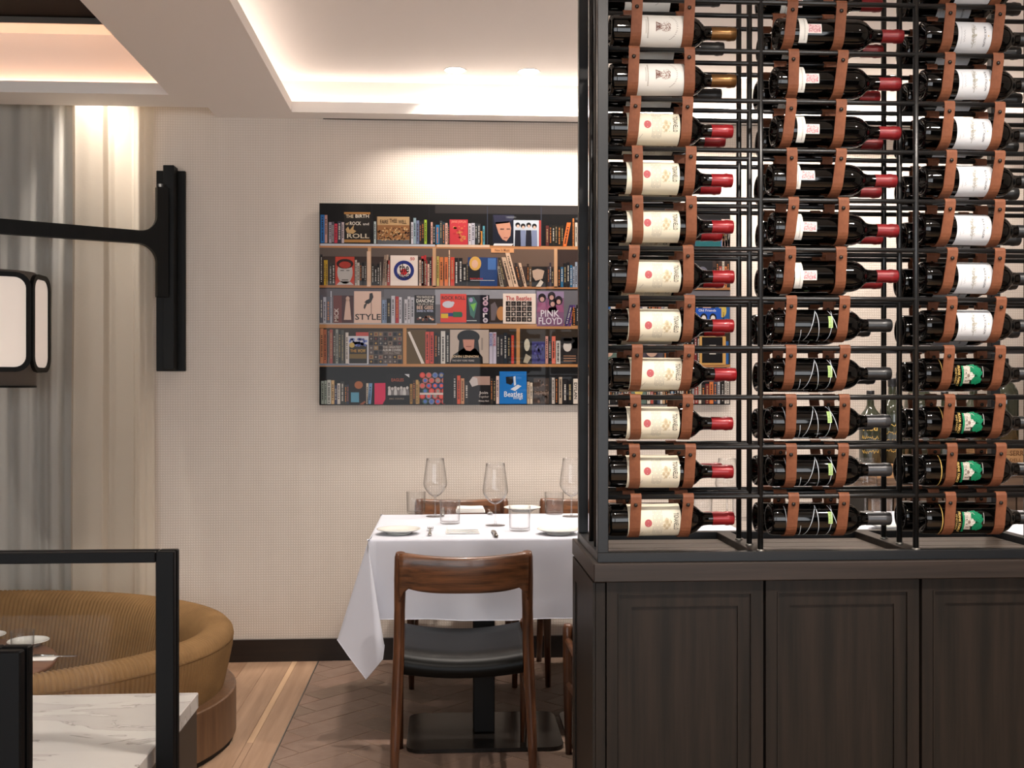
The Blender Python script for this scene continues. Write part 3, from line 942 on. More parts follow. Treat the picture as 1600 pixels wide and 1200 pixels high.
# =================================================================== DINING TABLES
ZC = 0.742                                  # top of the cloth
c_fl, c_bl = ON(573, 843, ZC), ON(600, 797, ZC)
TXL, TYF, TYB = (c_fl.x + c_bl.x) / 2, c_fl.y, min(c_bl.y, 4.78)
TXR = 1.15

def dining_table(xl, xr, cols, label):
    cx = (xl + xr) / 2; cy = 4.12
    e = empty('dining_table', (cx, cy, 0), 0, label, 'table')
    MB().cbox(xl - cx + 0.006, xr - cx - 0.006, TYF - cy + 0.006, TYB - cy - 0.006, 0.705, ZC - 0.004, 0.004).build('tabletop', 'dark_oak_h', e)
    for x in cols:
        x -= cx
        w = 0.282; y0, y1 = ON(700, 1171, 0.015).y - cy, ON(700, 1114, 0.015).y - cy
        pl = rrect(2 * w, y1 - y0, 0.05)
        m = MB(); m.prism([(x + a, (y0 + y1) / 2 + b) for a, b in pl], 0.003, 0.016); m.build('base_plate', 'base_metal', e)
        yc = (y0 + y1) / 2
        MB().cbox(x - 0.04, x + 0.04, yc - 0.04, yc + 0.04, 0.016, 0.705, 0.004).build('pedestal', 'black_metal', e)
    return e
PX1 = XA(755, 4.12)
dining_table(TXL, TXR, (PX1, TXL + TXR - PX1), 'white-clothed dining table with black pedestals in front of the bookshelf picture')
dining_table(1.44, 2.8, (1.75, 2.45), 'second white-clothed dining table, glimpsed through the right half of the wine rack')

def cloth(xl, xr, label):
    corner = Vector((xl, TYF, ZC))
    A = AT(598, 1030, TYF - 0.10) if xl < 0 else None
    def rel(v): return (v.x - TXL, v.y - TYF, ZC - v.z)
    HA = rel(AT(598, 1030, TYF - 0.10)); HT = rel(AT(572, 1062, TYF - 0.085)); HB = rel(AT(527, 1000, TYF + 0.0)); HM = rel(AT(545, 1026, TYF - 0.05))
    drop_f = ZC - AT(700, 969, TYF - 0.012).z
    drop_l = 0.40
    # columns of the skirt: (edge point x, y, hem offset x, y, drop)
    C = []
    N = 44
    def front(x, s): return (x, TYF, 0, -0.012 - 0.007 * sin(x * 13.0) - 0.005 * sin(x * 31), drop_f + 0.004 * sin(x * 7))
    for i in range(N + 1):
        x = xr + (xl - xr) * i / N
        C.append(front(x, 1))
    fan = [(0.012, -0.035, drop_f + 0.01), (HA[0] * 0.9 + 0.01, HA[1] * 0.72, drop_f + 0.075), HA, (HA[0] * .6 + HT[0] * .4, HA[1] * .6 + HT[1] * .4 - 0.004, HA[2] * .6 + HT[2] * .4), HT, HM, (HB[0] * .8 + HM[0] * .2, HB[1] * .8 + HM[1] * .2, HB[2] * .8 + HM[2] * .2), HB, (HB[0] * 0.9, HB[1] + 0.05, HB[2] - 0.005), (-0.05, 0.10, drop_l)]
    for h in fan:
        C.append((xl, TYF, h[0], h[1], h[2]))
    M_ = 24
    for i in range(1, M_ + 1):
        y = TYF + (TYB - TYF) * i / M_
        C.append((xl, y, -0.02 - 0.012 * sin(y * 17) - 0.03 * max(0, 1 - i / 5), 0.04 * max(0, 1 - i / 6), drop_l))
    for h in fan[::-1]:
        C.append((xl, TYB, h[0] * 0.8, -h[1] * 0.7, h[2] * 0.9))
    for i in range(1, N + 1):
        x = xl + (xr - xl) * i / N
        C.append((x, TYB, 0, 0.012 + 0.006 * sin(x * 15), drop_f))
    for h in fan:
        C.append((xr, TYB, -h[0] * 0.8, -h[1] * 0.7, h[2] * 0.9))
    for i in range(1, M_):
        y = TYB + (TYF - TYB) * i / M_
        C.append((xr, y, 0.02 + 0.012 * sin(y * 15), 0, drop_l))
    for h in fan[::-1]:
        C.append((xr, TYF, -h[0], h[1], h[2]))
    C.append(C[0])
    m = MB()
    rows = []
    R = 14
    for k in range(R + 1):
        row = []
        for (x, y, ox, oy, dr) in C:
            if k <= 4:                      # roll over the table edge
                a = (PI / 2) * k / 4
                rr = 0.010
                l = sqrt(ox * ox + oy * oy) or 1
                row.append((x + ox / l * rr * (sin(a) - 1), y + oy / l * rr * (sin(a) - 1), ZC - rr * (1 - cos(a))))
            else:
                t_ = (k - 4) / (R - 4)
                row.append((x + ox * t_, y + oy * t_, ZC - 0.010 - (dr - 0.010) * t_))
        rows.append(row)
    m.grid(rows)
    # flat top
    n = 24
    i0 = 0.010
    m.grid([[(xl + i0 + (xr - xl - 2 * i0) * i / n, TYF + i0 + (TYB - TYF - 2 * i0) * j / 12, ZC + 0.0008 * sin(i * 1.3) * sin(j * 1.9) * (0 < i < n and 0 < j < 12)) for i in range(n + 1)] for j in range(13)])
    o = m.build('tablecloth', 'linen', None, fix=False)
    # stitched hem along the lower edge
    hem = MB()
    hem.tube([(x + ox * 1.0, y + oy * 1.0, ZC - dr + 0.001) for (x, y, ox, oy, dr) in C[:-1]], 0.0016, 5)
    hem.build('hem', 'linen', o)
    return tag(o, label, 'tablecloth')
cloth(TXL, TXR, 'white tablecloth with a hanging corner, draped over the table below the bookshelf picture')
cloth(1.44, 2.8, 'white tablecloth on the second table, seen between the bottles of the right column')

# =================================================================== CHAIRS
def make_chair(label):
    e = empty('dining_chair', (0, 0, 0), 0, label, 'chair', 'walnut dining chairs')
    for s in (-1, 1):
        # rear leg that rises into the back
        m = MB()
        path = [(s * .224, -.235, 0), (s * .221, -.215, .15), (s * .214, -.198, .33), (s * .209, -.195, .45), (s * .206, -.208, .58), (s * .2035, -.228, .68), (s * .2015, -.246, .755), (s * .201, -.249, .770)]
        rad = [.0125, .0155, .0182, .0185, .0175, .0195, .0190, .0150]
        m.tube(path, rad, 12)
        m.build('leg', 'walnut_v', e)
        m = MB()
        m.tube([(s * .222, .205, 0), (s * .225, .202, .2), (s * .226, .200, .40), (s * .226, .200, .452), (s * .226, .200, .462)], [.0115, .0155, .018, .0175, .012], 12)
        m.build('leg', 'walnut_v', e)
        m = MB()
        m.tube([(s * .213, -.19, .398), (s * .221, 0.0, .395), (s * .225, .195, .405)], .013, 8)
        m.build('side_rail', 'walnut', e)
        m = MB()
        m.tube([(s * .216, -.2, .27), (s * .224, .2, .25)], .010, 8)
        m.build('side_stretcher', 'walnut', e)
    # crest
    m = MB()
    rows = []
    N = 28
    for i in range(N + 1):
        q = -1 + 2 * i / N
        x = .205 * q
        yb = -.249 - .040 * (1 - q * q)
        zt_ = .7615 + .0125 * q * q - (0.004 if abs(q) > .97 else 0)
        zb_ = .645 + .022 * q ** 4
        if abs(q) > .86: zb_ -= 0.055 * ((abs(q) - .86) / .14) ** 1.6
        th = .0115 + .005 * q * q
        ln = 0.010                       # leans back a little towards the top
        rows.append([(x, yb - th * .55 + ln * (1 - 0), zb_), (x, yb - th + ln * .8, zb_ + .008), (x, yb - th - .002, (zt_ + zb_) / 2), (x, yb - th - ln, zt_ - .010), (x, yb - th * .5 - ln, zt_ - .001), (x, yb + th * .5 - ln, zt_), (x, yb + th - ln, zt_ - .010), (x, yb + th, (zt_ + zb_) / 2), (x, yb + th + ln * .8, zb_ + .008), (x, yb + th * .55 + ln, zb_)])
    m.grid(rows, closed=True)
    m.add(rows[0], [tuple(range(10))]); m.add(rows[-1], [tuple(range(9, -1, -1))])
    m.build('crest_rail', 'walnut', e)
    # seat pad
    m = MB()
    rows = []
    for i in range(25):
        q = -1 + 2 * i / 24
        x = .207 * q
        dip = -.022 * (1 - q * q)
        zt_ = .452 + dip; zb_ = .362 + dip * .8
        w = [( .214, zb_ + .012), (.218, (zt_ + zb_) / 2), (.212, zt_ - .008), (.195, zt_), (.10, zt_ - .004), (0, zt_ - .008), (-.09, zt_ - .008), (-.125, zt_ - .010), (-.160, zt_ - .018), (-.182, zt_ - .034), (-.190, zt_ - .052), (-.186, zb_ + .008), (-.16, zb_), (.18, zb_)]
        rows.append([(x, yy, zz) for yy, zz in w])
    m.grid(rows, closed=True)
    k = len(rows[0])
    m.add(rows[0], [tuple(range(k))]); m.add(rows[-1], [tuple(range(k - 1, -1, -1))])
    m.build('seat', 'black_leather', e)
    m = MB(); m.tube([(-.222, .198, .395), (.222, .198, .395)], .013, 8); m.build('front_rail', 'walnut', e)
    return e
ch = make_chair('walnut dining chair with black leather seat, turned away in front of the white tablecloth')
ch.location = (XA(725, 3.47), 3.72, 0)
near_x = ch.location.x
c2 = copy_tree(ch)
c2.location = (XA(888, 3.80) + .226, 3.62, 0)
c2['label'] = 'dining chair mostly hidden behind the dark cabinet corner, only its dark front leg showing'
c3 = copy_tree(ch)
fy = ON(635, 1077, 0).y
c3.location = ((XA(635, fy) + XA(812, fy)) / 2, fy + .205, 0)
c3.rotation_euler = (0, 0, PI)
c3['label'] = 'walnut chair on the wall side of the table, its top rail above the napkins'
c4 = copy_tree(c3)
c4.location = (XA(855, fy) + .226, fy + .205, 0)
c4.rotation_euler = (0, 0, PI)
c4['label'] = 'walnut chair on the wall side of the table, cut off by the wine rack post'

# =================================================================== TABLE SETTINGS
def on(px, py): return ON(px, py, ZC + 0.001)
G = 'place settings on the white table'
plate(on(623, 834), 0.083, 'white side plate at the front left corner of the white table', G)
plate(on(873, 834), 0.083, 'white side plate at the front of the table, next to the rack post', G)
plate(on(816, 799), 0.083, 'white side plate at the far edge of the table, behind a tumbler', G)
napkin(on(723, 831), 0.128, 0.115, 0.020, 0.0, 'folded white napkin at the front of the table between fork and knife', G)
napkin(on(735, 799), 0.128, 0.115, 0.020, PI, 'folded white napkin at the far side of the table', G)
fork(on(672, 832), 0.20, 0.0, 'silver fork lying left of the front napkin', G)
fork(on(765, 801), 0.20, PI, 'silver fork lying right of the far napkin', G)
knife(on(773, 835), 0.19, 0.02, 'dark-handled knife lying right of the front napkin', G)
knife(on(692, 801), 0.21, PI, 'knife lying at the far side of the table behind the standing glasses', G)
wine_glass(on(774, 821), 'tall wine glass standing alone at the middle of the table', G)
wine_glass(on(680, 807), 'tall wine glass standing before the far chair, between two tumblers', G)
wine_glass(on(893, 807), 'tall wine glass half hidden by the wine rack corner', G)
tumbler(on(650, 802), 0.0425, 0.095, 'water tumbler left of the far wine glass', G)
tumbler(on(703, 818), 0.0425, 0.095, 'water tumbler in front of the far napkin', G)
tumbler(on(812, 829), 0.0425, 0.095, 'water tumbler right of the middle wine glass', G)
tumbler(on(866, 803), 0.0425, 0.095, 'water tumbler near the rack corner at the far side of the table', G)
wine_glass(on(1136, 807), 'wine glass seen through the rack beside the red bottle necks', G)
tumbler(on(1098, 806), 0.0425, 0.095, 'water tumbler seen through the lowest gap of the first rack column', G)
tumbler(on(1160, 812), 0.0425, 0.095, 'water tumbler on the right end of the first table, behind the rack posts', G)
napkin(on(985, 831), 0.128, 0.115, 0.020, 0.0, 'folded napkin on the first table hidden behind the lowest cream-labelled bottle', G)
wine_glass(on(1352, 806), 'wine glass on the second table, seen below the black bottle necks', 'second table settings')
tumbler(on(1378, 812), 0.0425, 0.085, 'tumbler on the second table, seen at the lowest gap between columns', 'second table settings')
plate(on(1390, 826), 0.083, 'side plate on the second table near the middle rack post', 'second table settings')

# =================================================================== SIDEBOARD WITH CRATES AND LARGE BOTTLES
SY0, SY1 = 4.84, 5.19
SX0 = XA(1356, SY0)
ZSB = AT(1400, 768, SY0).z
sb = empty('sideboard', ((SX0 + 3.0) / 2, 5.02, 0), 0, 'dark slatted sideboard against the wall behind the wine rack', 'sideboard')
sx = (SX0 + 3.0) / 2
MB().cbox(SX0 - sx, 3.0 - sx, SY0 - 5.02, SY1 - 5.02, ZSB - 0.03, ZSB, 0.002).build('top', 'crate_dark', sb)
MB().box(SX0 - sx + .01, 3.0 - sx - .01, SY0 - 5.02 + .03, SY1 - 5.02, 0.0, ZSB - 0.03).build('body', 'black_metal', sb)
x = SX0 + 0.012
while x < 2.98:
    MB().cbox(x - sx, x - sx + 0.05, SY0 - 5.02 + .012, SY0 - 5.02 + .029, 0.05, ZSB - 0.032, 0.001).build('slat', 'crate_dark', sb)
    x += 0.058
def crate(x0, x1, y0, y1, z0, z1, label, mat='crate', brand=None):
    cx, cy = (x0 + x1) / 2, (y0 + y1) / 2
    e = empty('wooden_crate', (cx, cy, z0), 0, label, 'crate', 'wooden wine crates')
    a, b, h, t_ = (x1 - x0) / 2, (y1 - y0) / 2, z1 - z0, 0.012
    MB().cbox(-a, a, -b, b, 0, t_, 0.001).build('bottom_board', mat, e)
    half = (h - t_) / 2
    for k in range(2):
        zz0, zz1 = t_ + k * half + (0.0015 if k else 0), t_ + (k + 1) * half
        MB().cbox(-a, a, -b, -b + t_, zz0, zz1, 0.0012).build('side_board', mat, e)
        MB().cbox(-a, a, b - t_, b, zz0, zz1, 0.0012).build('side_board', mat, e)
        MB().cbox(-a, -a + t_, -b + t_, b - t_, zz0, zz1, 0.0012).build('side_board', mat, e)
        MB().cbox(a - t_, a, -b + t_, b - t_, zz0, zz1, 0.0012).build('side_board', mat, e)
    ld_ = MB().cbox(-a, a, -b, b, h, h + 0.008, 0.001).build('lid', mat, e)
    if brand:
        m = MB()
        for (txt, u0, u1, v0, v1) in brand:
            vs, fs = text2d(txt)
            m.add([(-a + 2 * a * (u0 + (u1 - u0) * p_), -b - 0.0006, h * (v0 + (v1 - v0) * q_)) for p_, q_ in vs], fs, False, lin((96, 62, 36)))
        tag(m.build('lettering', 'ink_matte', e, fix=False), kind='stuff')
    return e
zc1 = AT(1400, 745, 4.95).z
zc2 = AT(1400, 724, 4.95).z - 0.008
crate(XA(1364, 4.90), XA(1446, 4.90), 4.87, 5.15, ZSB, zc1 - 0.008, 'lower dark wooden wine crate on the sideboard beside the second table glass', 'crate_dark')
crate(XA(1366, 4.90), XA(1446, 4.90), 4.87, 5.15, zc1, zc2, 'upper wooden wine crate under the two gold-scribbled bottles', 'crate')
bz = AT(1560, 726, 4.9).z
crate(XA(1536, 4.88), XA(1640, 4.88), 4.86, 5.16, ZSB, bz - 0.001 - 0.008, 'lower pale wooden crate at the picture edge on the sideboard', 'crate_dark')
crate(XA(1534, 4.88), XA(1640, 4.88), 4.86, 5.16, bz, AT(1560, 696, 4.88).z - 0.008, 'pale wooden crate with stamped lettering at the right picture edge', 'crate',
      [('SERRE NUOVE', 0.38, 0.98, 0.52, 0.82), ('DELL ORNELLAIA', 0.38, 0.98, 0.2, 0.38)])
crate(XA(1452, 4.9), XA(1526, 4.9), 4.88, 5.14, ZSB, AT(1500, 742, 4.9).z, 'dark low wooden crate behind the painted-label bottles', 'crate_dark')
def stand_bottle(px, Y, zb_, h, r, label, scribble=None):
    e = empty('large_bottle', (XA(px, Y), Y, zb_), 0, label, 'bottle', 'large bottles on the sideboard')
    m = MB(); m.lathe([(0, .004), (r * .8, 0), (r, .006), (r, h * .56), (r * .96, h * .62), (r * .75, h * .69), (r * .45, h * .75), (r * .33, h * .80), (r * .30, h * .92), (r * .30, h * .925)], 28); m.build('glass_body', 'green_glass', e)
    m = MB(); m.lathe([(r * .31, h * .90), (r * .35, h * .905), (r * .35, h * .985), (r * .33, h), (0, h)], 20); m.build('stopper_cap', 'cap_black', e)
    if scribble:
        m = MB()
        vx, vy = -XA(px, Y), -Y
        a0 = math.atan2(vy, vx)
        for k, ln in enumerate(scribble):
            if isinstance(ln, str):
                vs, fs = text2d(ln)
                m.add([((r + .0008) * cos(a0 + (p_ - .5) * 1.3), (r + .0008) * sin(a0 + (p_ - .5) * 1.3), h * (.45 - .10 * k) + q_ * h * .075) for p_, q_ in vs], fs, False, lin((206, 170, 92)))
            else:
                pts = []
                rnd = random.Random(ln + k * 7)
                for j in range(22):
                    pp_ = j / 21
                    pts.append(((r + .001) * cos(a0 + (pp_ - .5) * 1.5), (r + .001) * sin(a0 + (pp_ - .5) * 1.5), h * (.46 - .10 * k) + h * .028 * rnd.uniform(-1, 1)))
                t2 = MB(); t2.tube(pts, .0013, 4)
                m.add(t2.v, t2.f, False, lin((206, 170, 92)))
        tag(m.build('handwriting', 'ink_matte', e, fix=False), kind='stuff')
    return e
zcr = zc2 + 0.008
stand_bottle(1360, 4.97, zcr, AT(1360, 610, 4.97).z - zcr, 0.052, 'dark bottle with gold handwriting standing on the crate, shorter of two', ['Red', 1, 2, 3])
stand_bottle(1394, 4.99, zcr, AT(1394, 591, 4.99).z - zcr, 0.058, 'dark bottle with gold handwriting standing on the crate, taller of two', [4, 5, 6, 7])
stand_bottle(1436, 5.03, zcr, AT(1436, 566, 5.03).z - zcr, 0.068, 'dark large bottle standing behind the middle rack post', None)
zl5 = AT(1500, 742, 4.9).z + 0.008
stand_bottle(1476, 5.0, zl5, AT(1476, 612, 5.0).z - zl5, 0.05, 'dark bottle standing on the low crate behind the painted-label bottles', [8, 9])
zr = AT(1560, 696, 4.88).z
stand_bottle(1568, 5.0, zr, AT(1568, 560, 5.0).z - zr, 0.066, 'large olive glass bottle on the stamped crate near the picture edge', None)
stand_bottle(1622, 5.02, zr, AT(1622, 556, 5.02).z - zr, 0.062, 'large olive glass bottle on the stamped crate, cut off by the picture edge', None)
stand_bottle(1521, 5.06, zl5, AT(1521, 590, 5.06).z - zl5, 0.055, 'slim dark bottle standing between the low crate and the stamped crate', None)

# =================================================================== CABINETS AND WORKTOP UNDER THE RACK
RY0, RY1 = 2.485, 2.85                # rack front rail plane and rear frame
CX = [0.3585, 0.728, 1.0975, 1.467]   # rack posts
ZR9 = 1.2705
DZ = 0.1146
def rail_z(r): return ZR9 + (9 - r) * DZ
ZWT = 0.893                           # worktop upper face
CXL = 0.341                           # left face of the cabinets
ZCT = 0.851                           # underside of the worktop
m = MB(); m.cbox(CXL - 0.006, CX[3] + 0.03, RY0 - 0.032, RY1 + 0.03, ZCT, ZWT, 0.002)
wt = tag(m.build('worktop', 'dark_oak_h'), 'dark stained oak worktop carrying the wine rack', 'worktop')
labels = ['dark oak cabinet under the leftmost rack column, with a visible side panel', 'dark oak cabinet in the middle below the scratch-patterned bottles', 'dark oak cabinet at the right picture edge below the painted-label bottles']
for c in range(3):
    x0, x1 = (CX[c] + 0.006 if c else CXL), CX[c + 1] + (0.006 if c < 2 else 0.02)
    e = empty('base_cabinet', ((x0 + x1) / 2, 2.66, 0), 0, labels[c], 'cabinet', 'base cabinets under the wine rack')
    ox, oy = -(x0 + x1) / 2, -2.66
    YF = RY0 - 0.012
    MB().box(x0 + ox, x1 + ox - 0.0008, YF + oy + 0.02, RY1 + 0.02 + oy, 0.0, ZCT - 0.0005).build('body', 'dark_oak', e)
    d0 = x0 + 0.0035 if c else x0 + 0.026
    d1 = x1 - 0.0035
    if c == 0:
        # corner stile and recessed end panel
        MB().cbox(x0 + ox, d0 + ox - 0.003, YF + oy, YF + oy + 0.0195, 0.0, ZCT - 0.004, 0.001).build('corner_stile', 'dark_oak', e)
        sp = MB().box(x0 + ox - 0.006, x0 + ox - 0.0005, YF + oy, RY1 + oy + 0.02, ZCT - 0.06, ZCT - 0.004)
        sp.box(x0 + ox - 0.006, x0 + ox - 0.0005, YF + oy, YF + oy + 0.05, 0.0, ZCT - 0.06)
        sp.box(x0 + ox - 0.006, x0 + ox - 0.0005, RY1 + oy - 0.03, RY1 + oy + 0.02, 0.0, ZCT - 0.06)
        sp.build('end_frame', 'dark_oak', e)
        MB().box(x0 + ox - 0.002, x0 + ox - 0.0003, YF + oy + 0.05, RY1 + oy - 0.03, 0.0, ZCT - 0.06).build('end_panel', 'dark_oak', e)
    # door: outer frame, bead, inner step frame, panel
    zt_, zb_ = ZCT - 0.0035, 0.09
    a0, a1 = d0 + ox, d1 + ox
    def frame(m, i0, i1, yA, yB):
        """rectangular ring between insets i0 and i1 of the door outline, four mitred boards"""
        A = [(a0 + i0, zb_ + i0), (a1 - i0, zb_ + i0), (a1 - i0, zt_ - i0), (a0 + i0, zt_ - i0)]
        B = [(a0 + i1, zb_ + i1), (a1 - i1, zb_ + i1), (a1 - i1, zt_ - i1), (a0 + i1, zt_ - i1)]
        for k in range(4):
            q = (k + 1) % 4
            m.prism([A[k], A[q], B[q], B[k]], yA, yB, fn=lambda a, b, z: (a, z, b))
        return m
    YD = YF + oy
    m = frame(MB(), 0.0, 0.0265, YD, YD + 0.019); dr = m.build('door', 'dark_oak', e)
    m = frame(MB(), 0.0262, 0.0292, YD - 0.0025, YD + 0.012); m.build('bead', 'dark_oak', dr)
    m = frame(MB(), 0.0292, 0.058, YD + 0.004, YD + 0.019); m.build('inner_frame', 'dark_oak', dr)
    m = MB().box(a0 + 0.058, a1 - 0.058, YD + 0.0095, YD + 0.0185, zb_ + 0.058, zt_ - 0.058); m.build('panel', 'dark_oak', dr)
    MB().box(a0, a1, YD + 0.012, YD + 0.02, 0.0, zb_ - 0.003).build('toe_board', 'black_metal', e)

# =================================================================== WINE RACK
YR = [RY0, 2.578, 2.672]
ZTOP = rail_z(-1) + 0.06
rk = empty('wine_rack', (CX[0], RY0, ZWT), 0, 'tall black steel wine rack with leather slings standing on the dark cabinets', 'wine rack')
def rel3(x, y, z): return (x - CX[0], y - RY0, z - ZWT)
def rbox(x0, x1, y0, y1, z0, z1, name, mat='steel'):
    a, b = rel3(x0, y0, z0), rel3(x1, y1, z1)
    return MB().cbox(a[0], b[0], a[1], b[1], a[2], b[2], 0.0012).build(name, mat, rk)
HB_ = 0.022
XE0, XE1 = CX[0] - 0.013, CX[3] + 0.013
# base frame on the worktop
rbox(XE0, XE1, RY0 - 0.013, RY0 + 0.012, ZWT, ZWT + HB_, 'base_beam')
rbox(XE0, XE1, RY1 - 0.03, RY1, ZWT, ZWT + HB_, 'base_beam')
for x in CX[:1] + CX[3:]:
    rbox(x - 0.0125, x + 0.0125, RY0 + 0.0125, RY1 - 0.0305, ZWT, ZWT + HB_, 'cross_beam')
for x in CX[1:3]:
    rbox(x - 0.019, x + 0.019, RY0 + 0.0125, RY1 - 0.0305, ZWT, ZWT + HB_, 'cross_beam', 'dark_oak')
for c in range(3):
    y = RY0 + 0.02
    for k in range(4):
        rbox(CX[c] + 0.02, CX[c + 1] - 0.02, y, y + 0.072, ZWT + 0.0005, ZWT + 0.006, 'shelf_plank', 'rack_plank')
        y += 0.0745
# corner posts
for x in (CX[0], CX[3]):
    rbox(x - 0.0125, x + 0.0125, RY0 - 0.0125, RY0 + 0.0125, ZWT + HB_, ZTOP, 'corner_post')
    rbox(x - 0.0125, x + 0.0125, RY1 - 0.026, RY1 - 0.001, ZWT + HB_, ZTOP, 'corner_post')
# thin round uprights
up = MB(); up.tube([(0, 0, 0), (0, 0, ZTOP - ZWT - HB_)], 0.0068, 10); up_me = up.mesh('upright', 'steel_rod')
for i, x in enumerate(CX):
    for j, y in enumerate(YR):
        if i in (0, 3) and j == 0: continue
        link_mesh('upright', up_me, rk, rel3(x, y, ZWT + HB_))
tubecap = MB(); tubecap.lathe([(0.0095, 0.0), (0.0095, 0.003), (0.007, 0.004)], 12); cap_me = tubecap.mesh('foot_collar', 'grey_trim')
for x in CX[1:3]:
    for y in YR:
        link_mesh('foot_collar', cap_me, rk, rel3(x, y, ZWT + HB_))
# rails
ra = MB(); ra.tube([(0.004, 0, 0), (CX[3] - CX[0] - 0.004, 0, 0)], 0.0057, 12); rail_me = ra.mesh('rail', 'steel_rod')
ROWS = range(0, 12)
for r in ROWS:
    for j, y in enumerate(YR):
        link_mesh('rail', rail_me, rk, rel3(CX[0], y + (0.0 if j else 0.0), rail_z(r)))
# side rails closing the rack's left end
sr = MB(); sr.tube([(0, 0.0125, 0), (0, RY1 - RY0 - 0.026, 0)], 0.0045, 8); side_me = sr.mesh('side_rail', 'steel_rod')
for r in range(0, 12, 1):
    pass

# --- leather slings: hung between two rails, passing under the bottle
BR = 0.0376                       # bottle radius
DROP = 0.0585                     # bottle axis below the rail
def sling(gap, shift):
    """path in the (y, z) plane from the front rail, under the bottle, to the rear rail"""
    rr = 0.0070
    cy, cz = gap / 2, -DROP
    R_ = BR + 0.0017
    pts = []
    # over the front rail from behind
    for a in (200, 160, 120, 90, 60, 30):
        pts.append((-rr * cos(math.radians(a)) * -1, rr * sin(math.radians(a))))
    pts = [(rr * 0.2, -rr), (rr, 0.0), (rr * 0.7, rr * 0.7), (0, rr), (-rr * 0.7, rr * 0.7), (-rr, 0.0), (-rr * 0.92, -0.012)]
    # tangent to the bottle, arc under it
    n = 14
    a0, a1 = math.radians(188), math.radians(352)
    for i in range(n + 1):
        a = a0 + (a1 - a0) * i / n
        pts.append((cy + R_ * cos(a), cz + R_ * sin(a)))
    pts += [(gap + rr * 0.9, -0.012), (gap + rr, 0.0), (gap + rr * 0.7, rr * 0.7), (gap, rr), (gap - rr * 0.7, rr * 0.7), (gap - rr, 0), (gap - rr * .2, -rr)]
    return pts
def strap_mesh(gap, lean, name):
    w, t_ = 0.0125, 0.0026
    P_ = sling(gap, 0)
    m = MB()
    rows = []
    n = len(P_)
    for i, (y, z) in enumerate(P_):
        p0, p1 = P_[max(i - 1, 0)], P_[min(i + 1, n - 1)]
        dy, dz = p1[0] - p0[0], p1[1] - p0[1]
        l = sqrt(dy * dy + dz * dz)
        ny, nz = -dz / l, dy / l
        sx_ = lean * min(1, max(0, -z / 0.09))
        rows.append([(sx_ - w, y - ny * t_ / 2, z - nz * t_ / 2), (sx_ + w, y - ny * t_ / 2, z - nz * t_ / 2), (sx_ + w, y + ny * t_ / 2, z + nz * t_ / 2), (sx_ - w, y + ny * t_ / 2, z + nz * t_ / 2)])
    m.grid(rows, closed=True, smooth=False)
    m.add(rows[0], [(0, 1, 2, 3)]); m.add(rows[-1], [(3, 2, 1, 0)])
    return m.mesh(name, 'leather')
GAPS = [YR[1] - YR[0], YR[2] - YR[1]]
strap_me = [[strap_mesh(g, ln, 'leather_sling') for ln in (0.0, -0.004, 0.005)] for g in GAPS]
rv = MB(); rv.lathe([(0.0046, 0.0), (0.0046, 0.0008), (0.0038, 0.0022), (0.002, 0.003), (0, 0.0032)], 12); rivet_me = rv.mesh('rivet', 'rivet')
rnd = random.Random(21)
off = {0: (0.076, 0.201), 1: (0.073, 0.194), 2: (0.082, 0.201)}
for r in ROWS:
    for c in range(3):
        for k in range(2):
            for row in (0, 1):
                if r == 0 and row == 0 and c < 2: continue
                x = CX[c] + off[c][k] + rnd.uniform(-0.005, 0.005)
                st = link_mesh('leather_sling', strap_me[row][rnd.choice((0, 0, 1, 2))], rk, rel3(x, YR[row], rail_z(r)))
                rvo = link_mesh('rivet', rivet_me, st, (-0.001, -0.0086 + 0.001, -0.018), (PI / 2 + 0.05, 0, 0))

# =================================================================== BOTTLES
def on_cyl(x, a, r): return (x, -r * cos(a), r * sin(a))       # a = 0 faces the room, positive upwards
def bottle_mesh(L_, name):
    s = L_ / 0.30
    prof = [(0.0, .028), (.010, .024), (.022, .010), (.0285, .0012), (.0325, 0.0), (.0355, .0020), (.0372, .0075), (BR, .014), (BR, .182 * s), (.0368, .192 * s), (.0345, .201 * s), (.0300, .2095 * s), (.0240, .2165 * s), (.0190, .2215 * s), (.0160, .228 * s), (.0150, .238 * s), (.0148, .26 * s)]
    m = MB(); m.lathe(prof, 36, axis='X')
    return m.mesh(name, 'bottle_glass')
def cap_mesh(L_, mat, long):
    s = L_ / 0.30
    x0 = (.240 if long else .248) * s
    m = MB(); m.lathe([(.0150, x0), (.0156, x0 + .0008), (.0153, .278 * s), (.0166, .2815 * s), (.0168, .287 * s), (.0160, .2905 * s), (.0158, .297 * s), (.0148, .2995 * s), (0.0, .30 * s)], 28, axis='X')
    return m.mesh('capsule', mat)
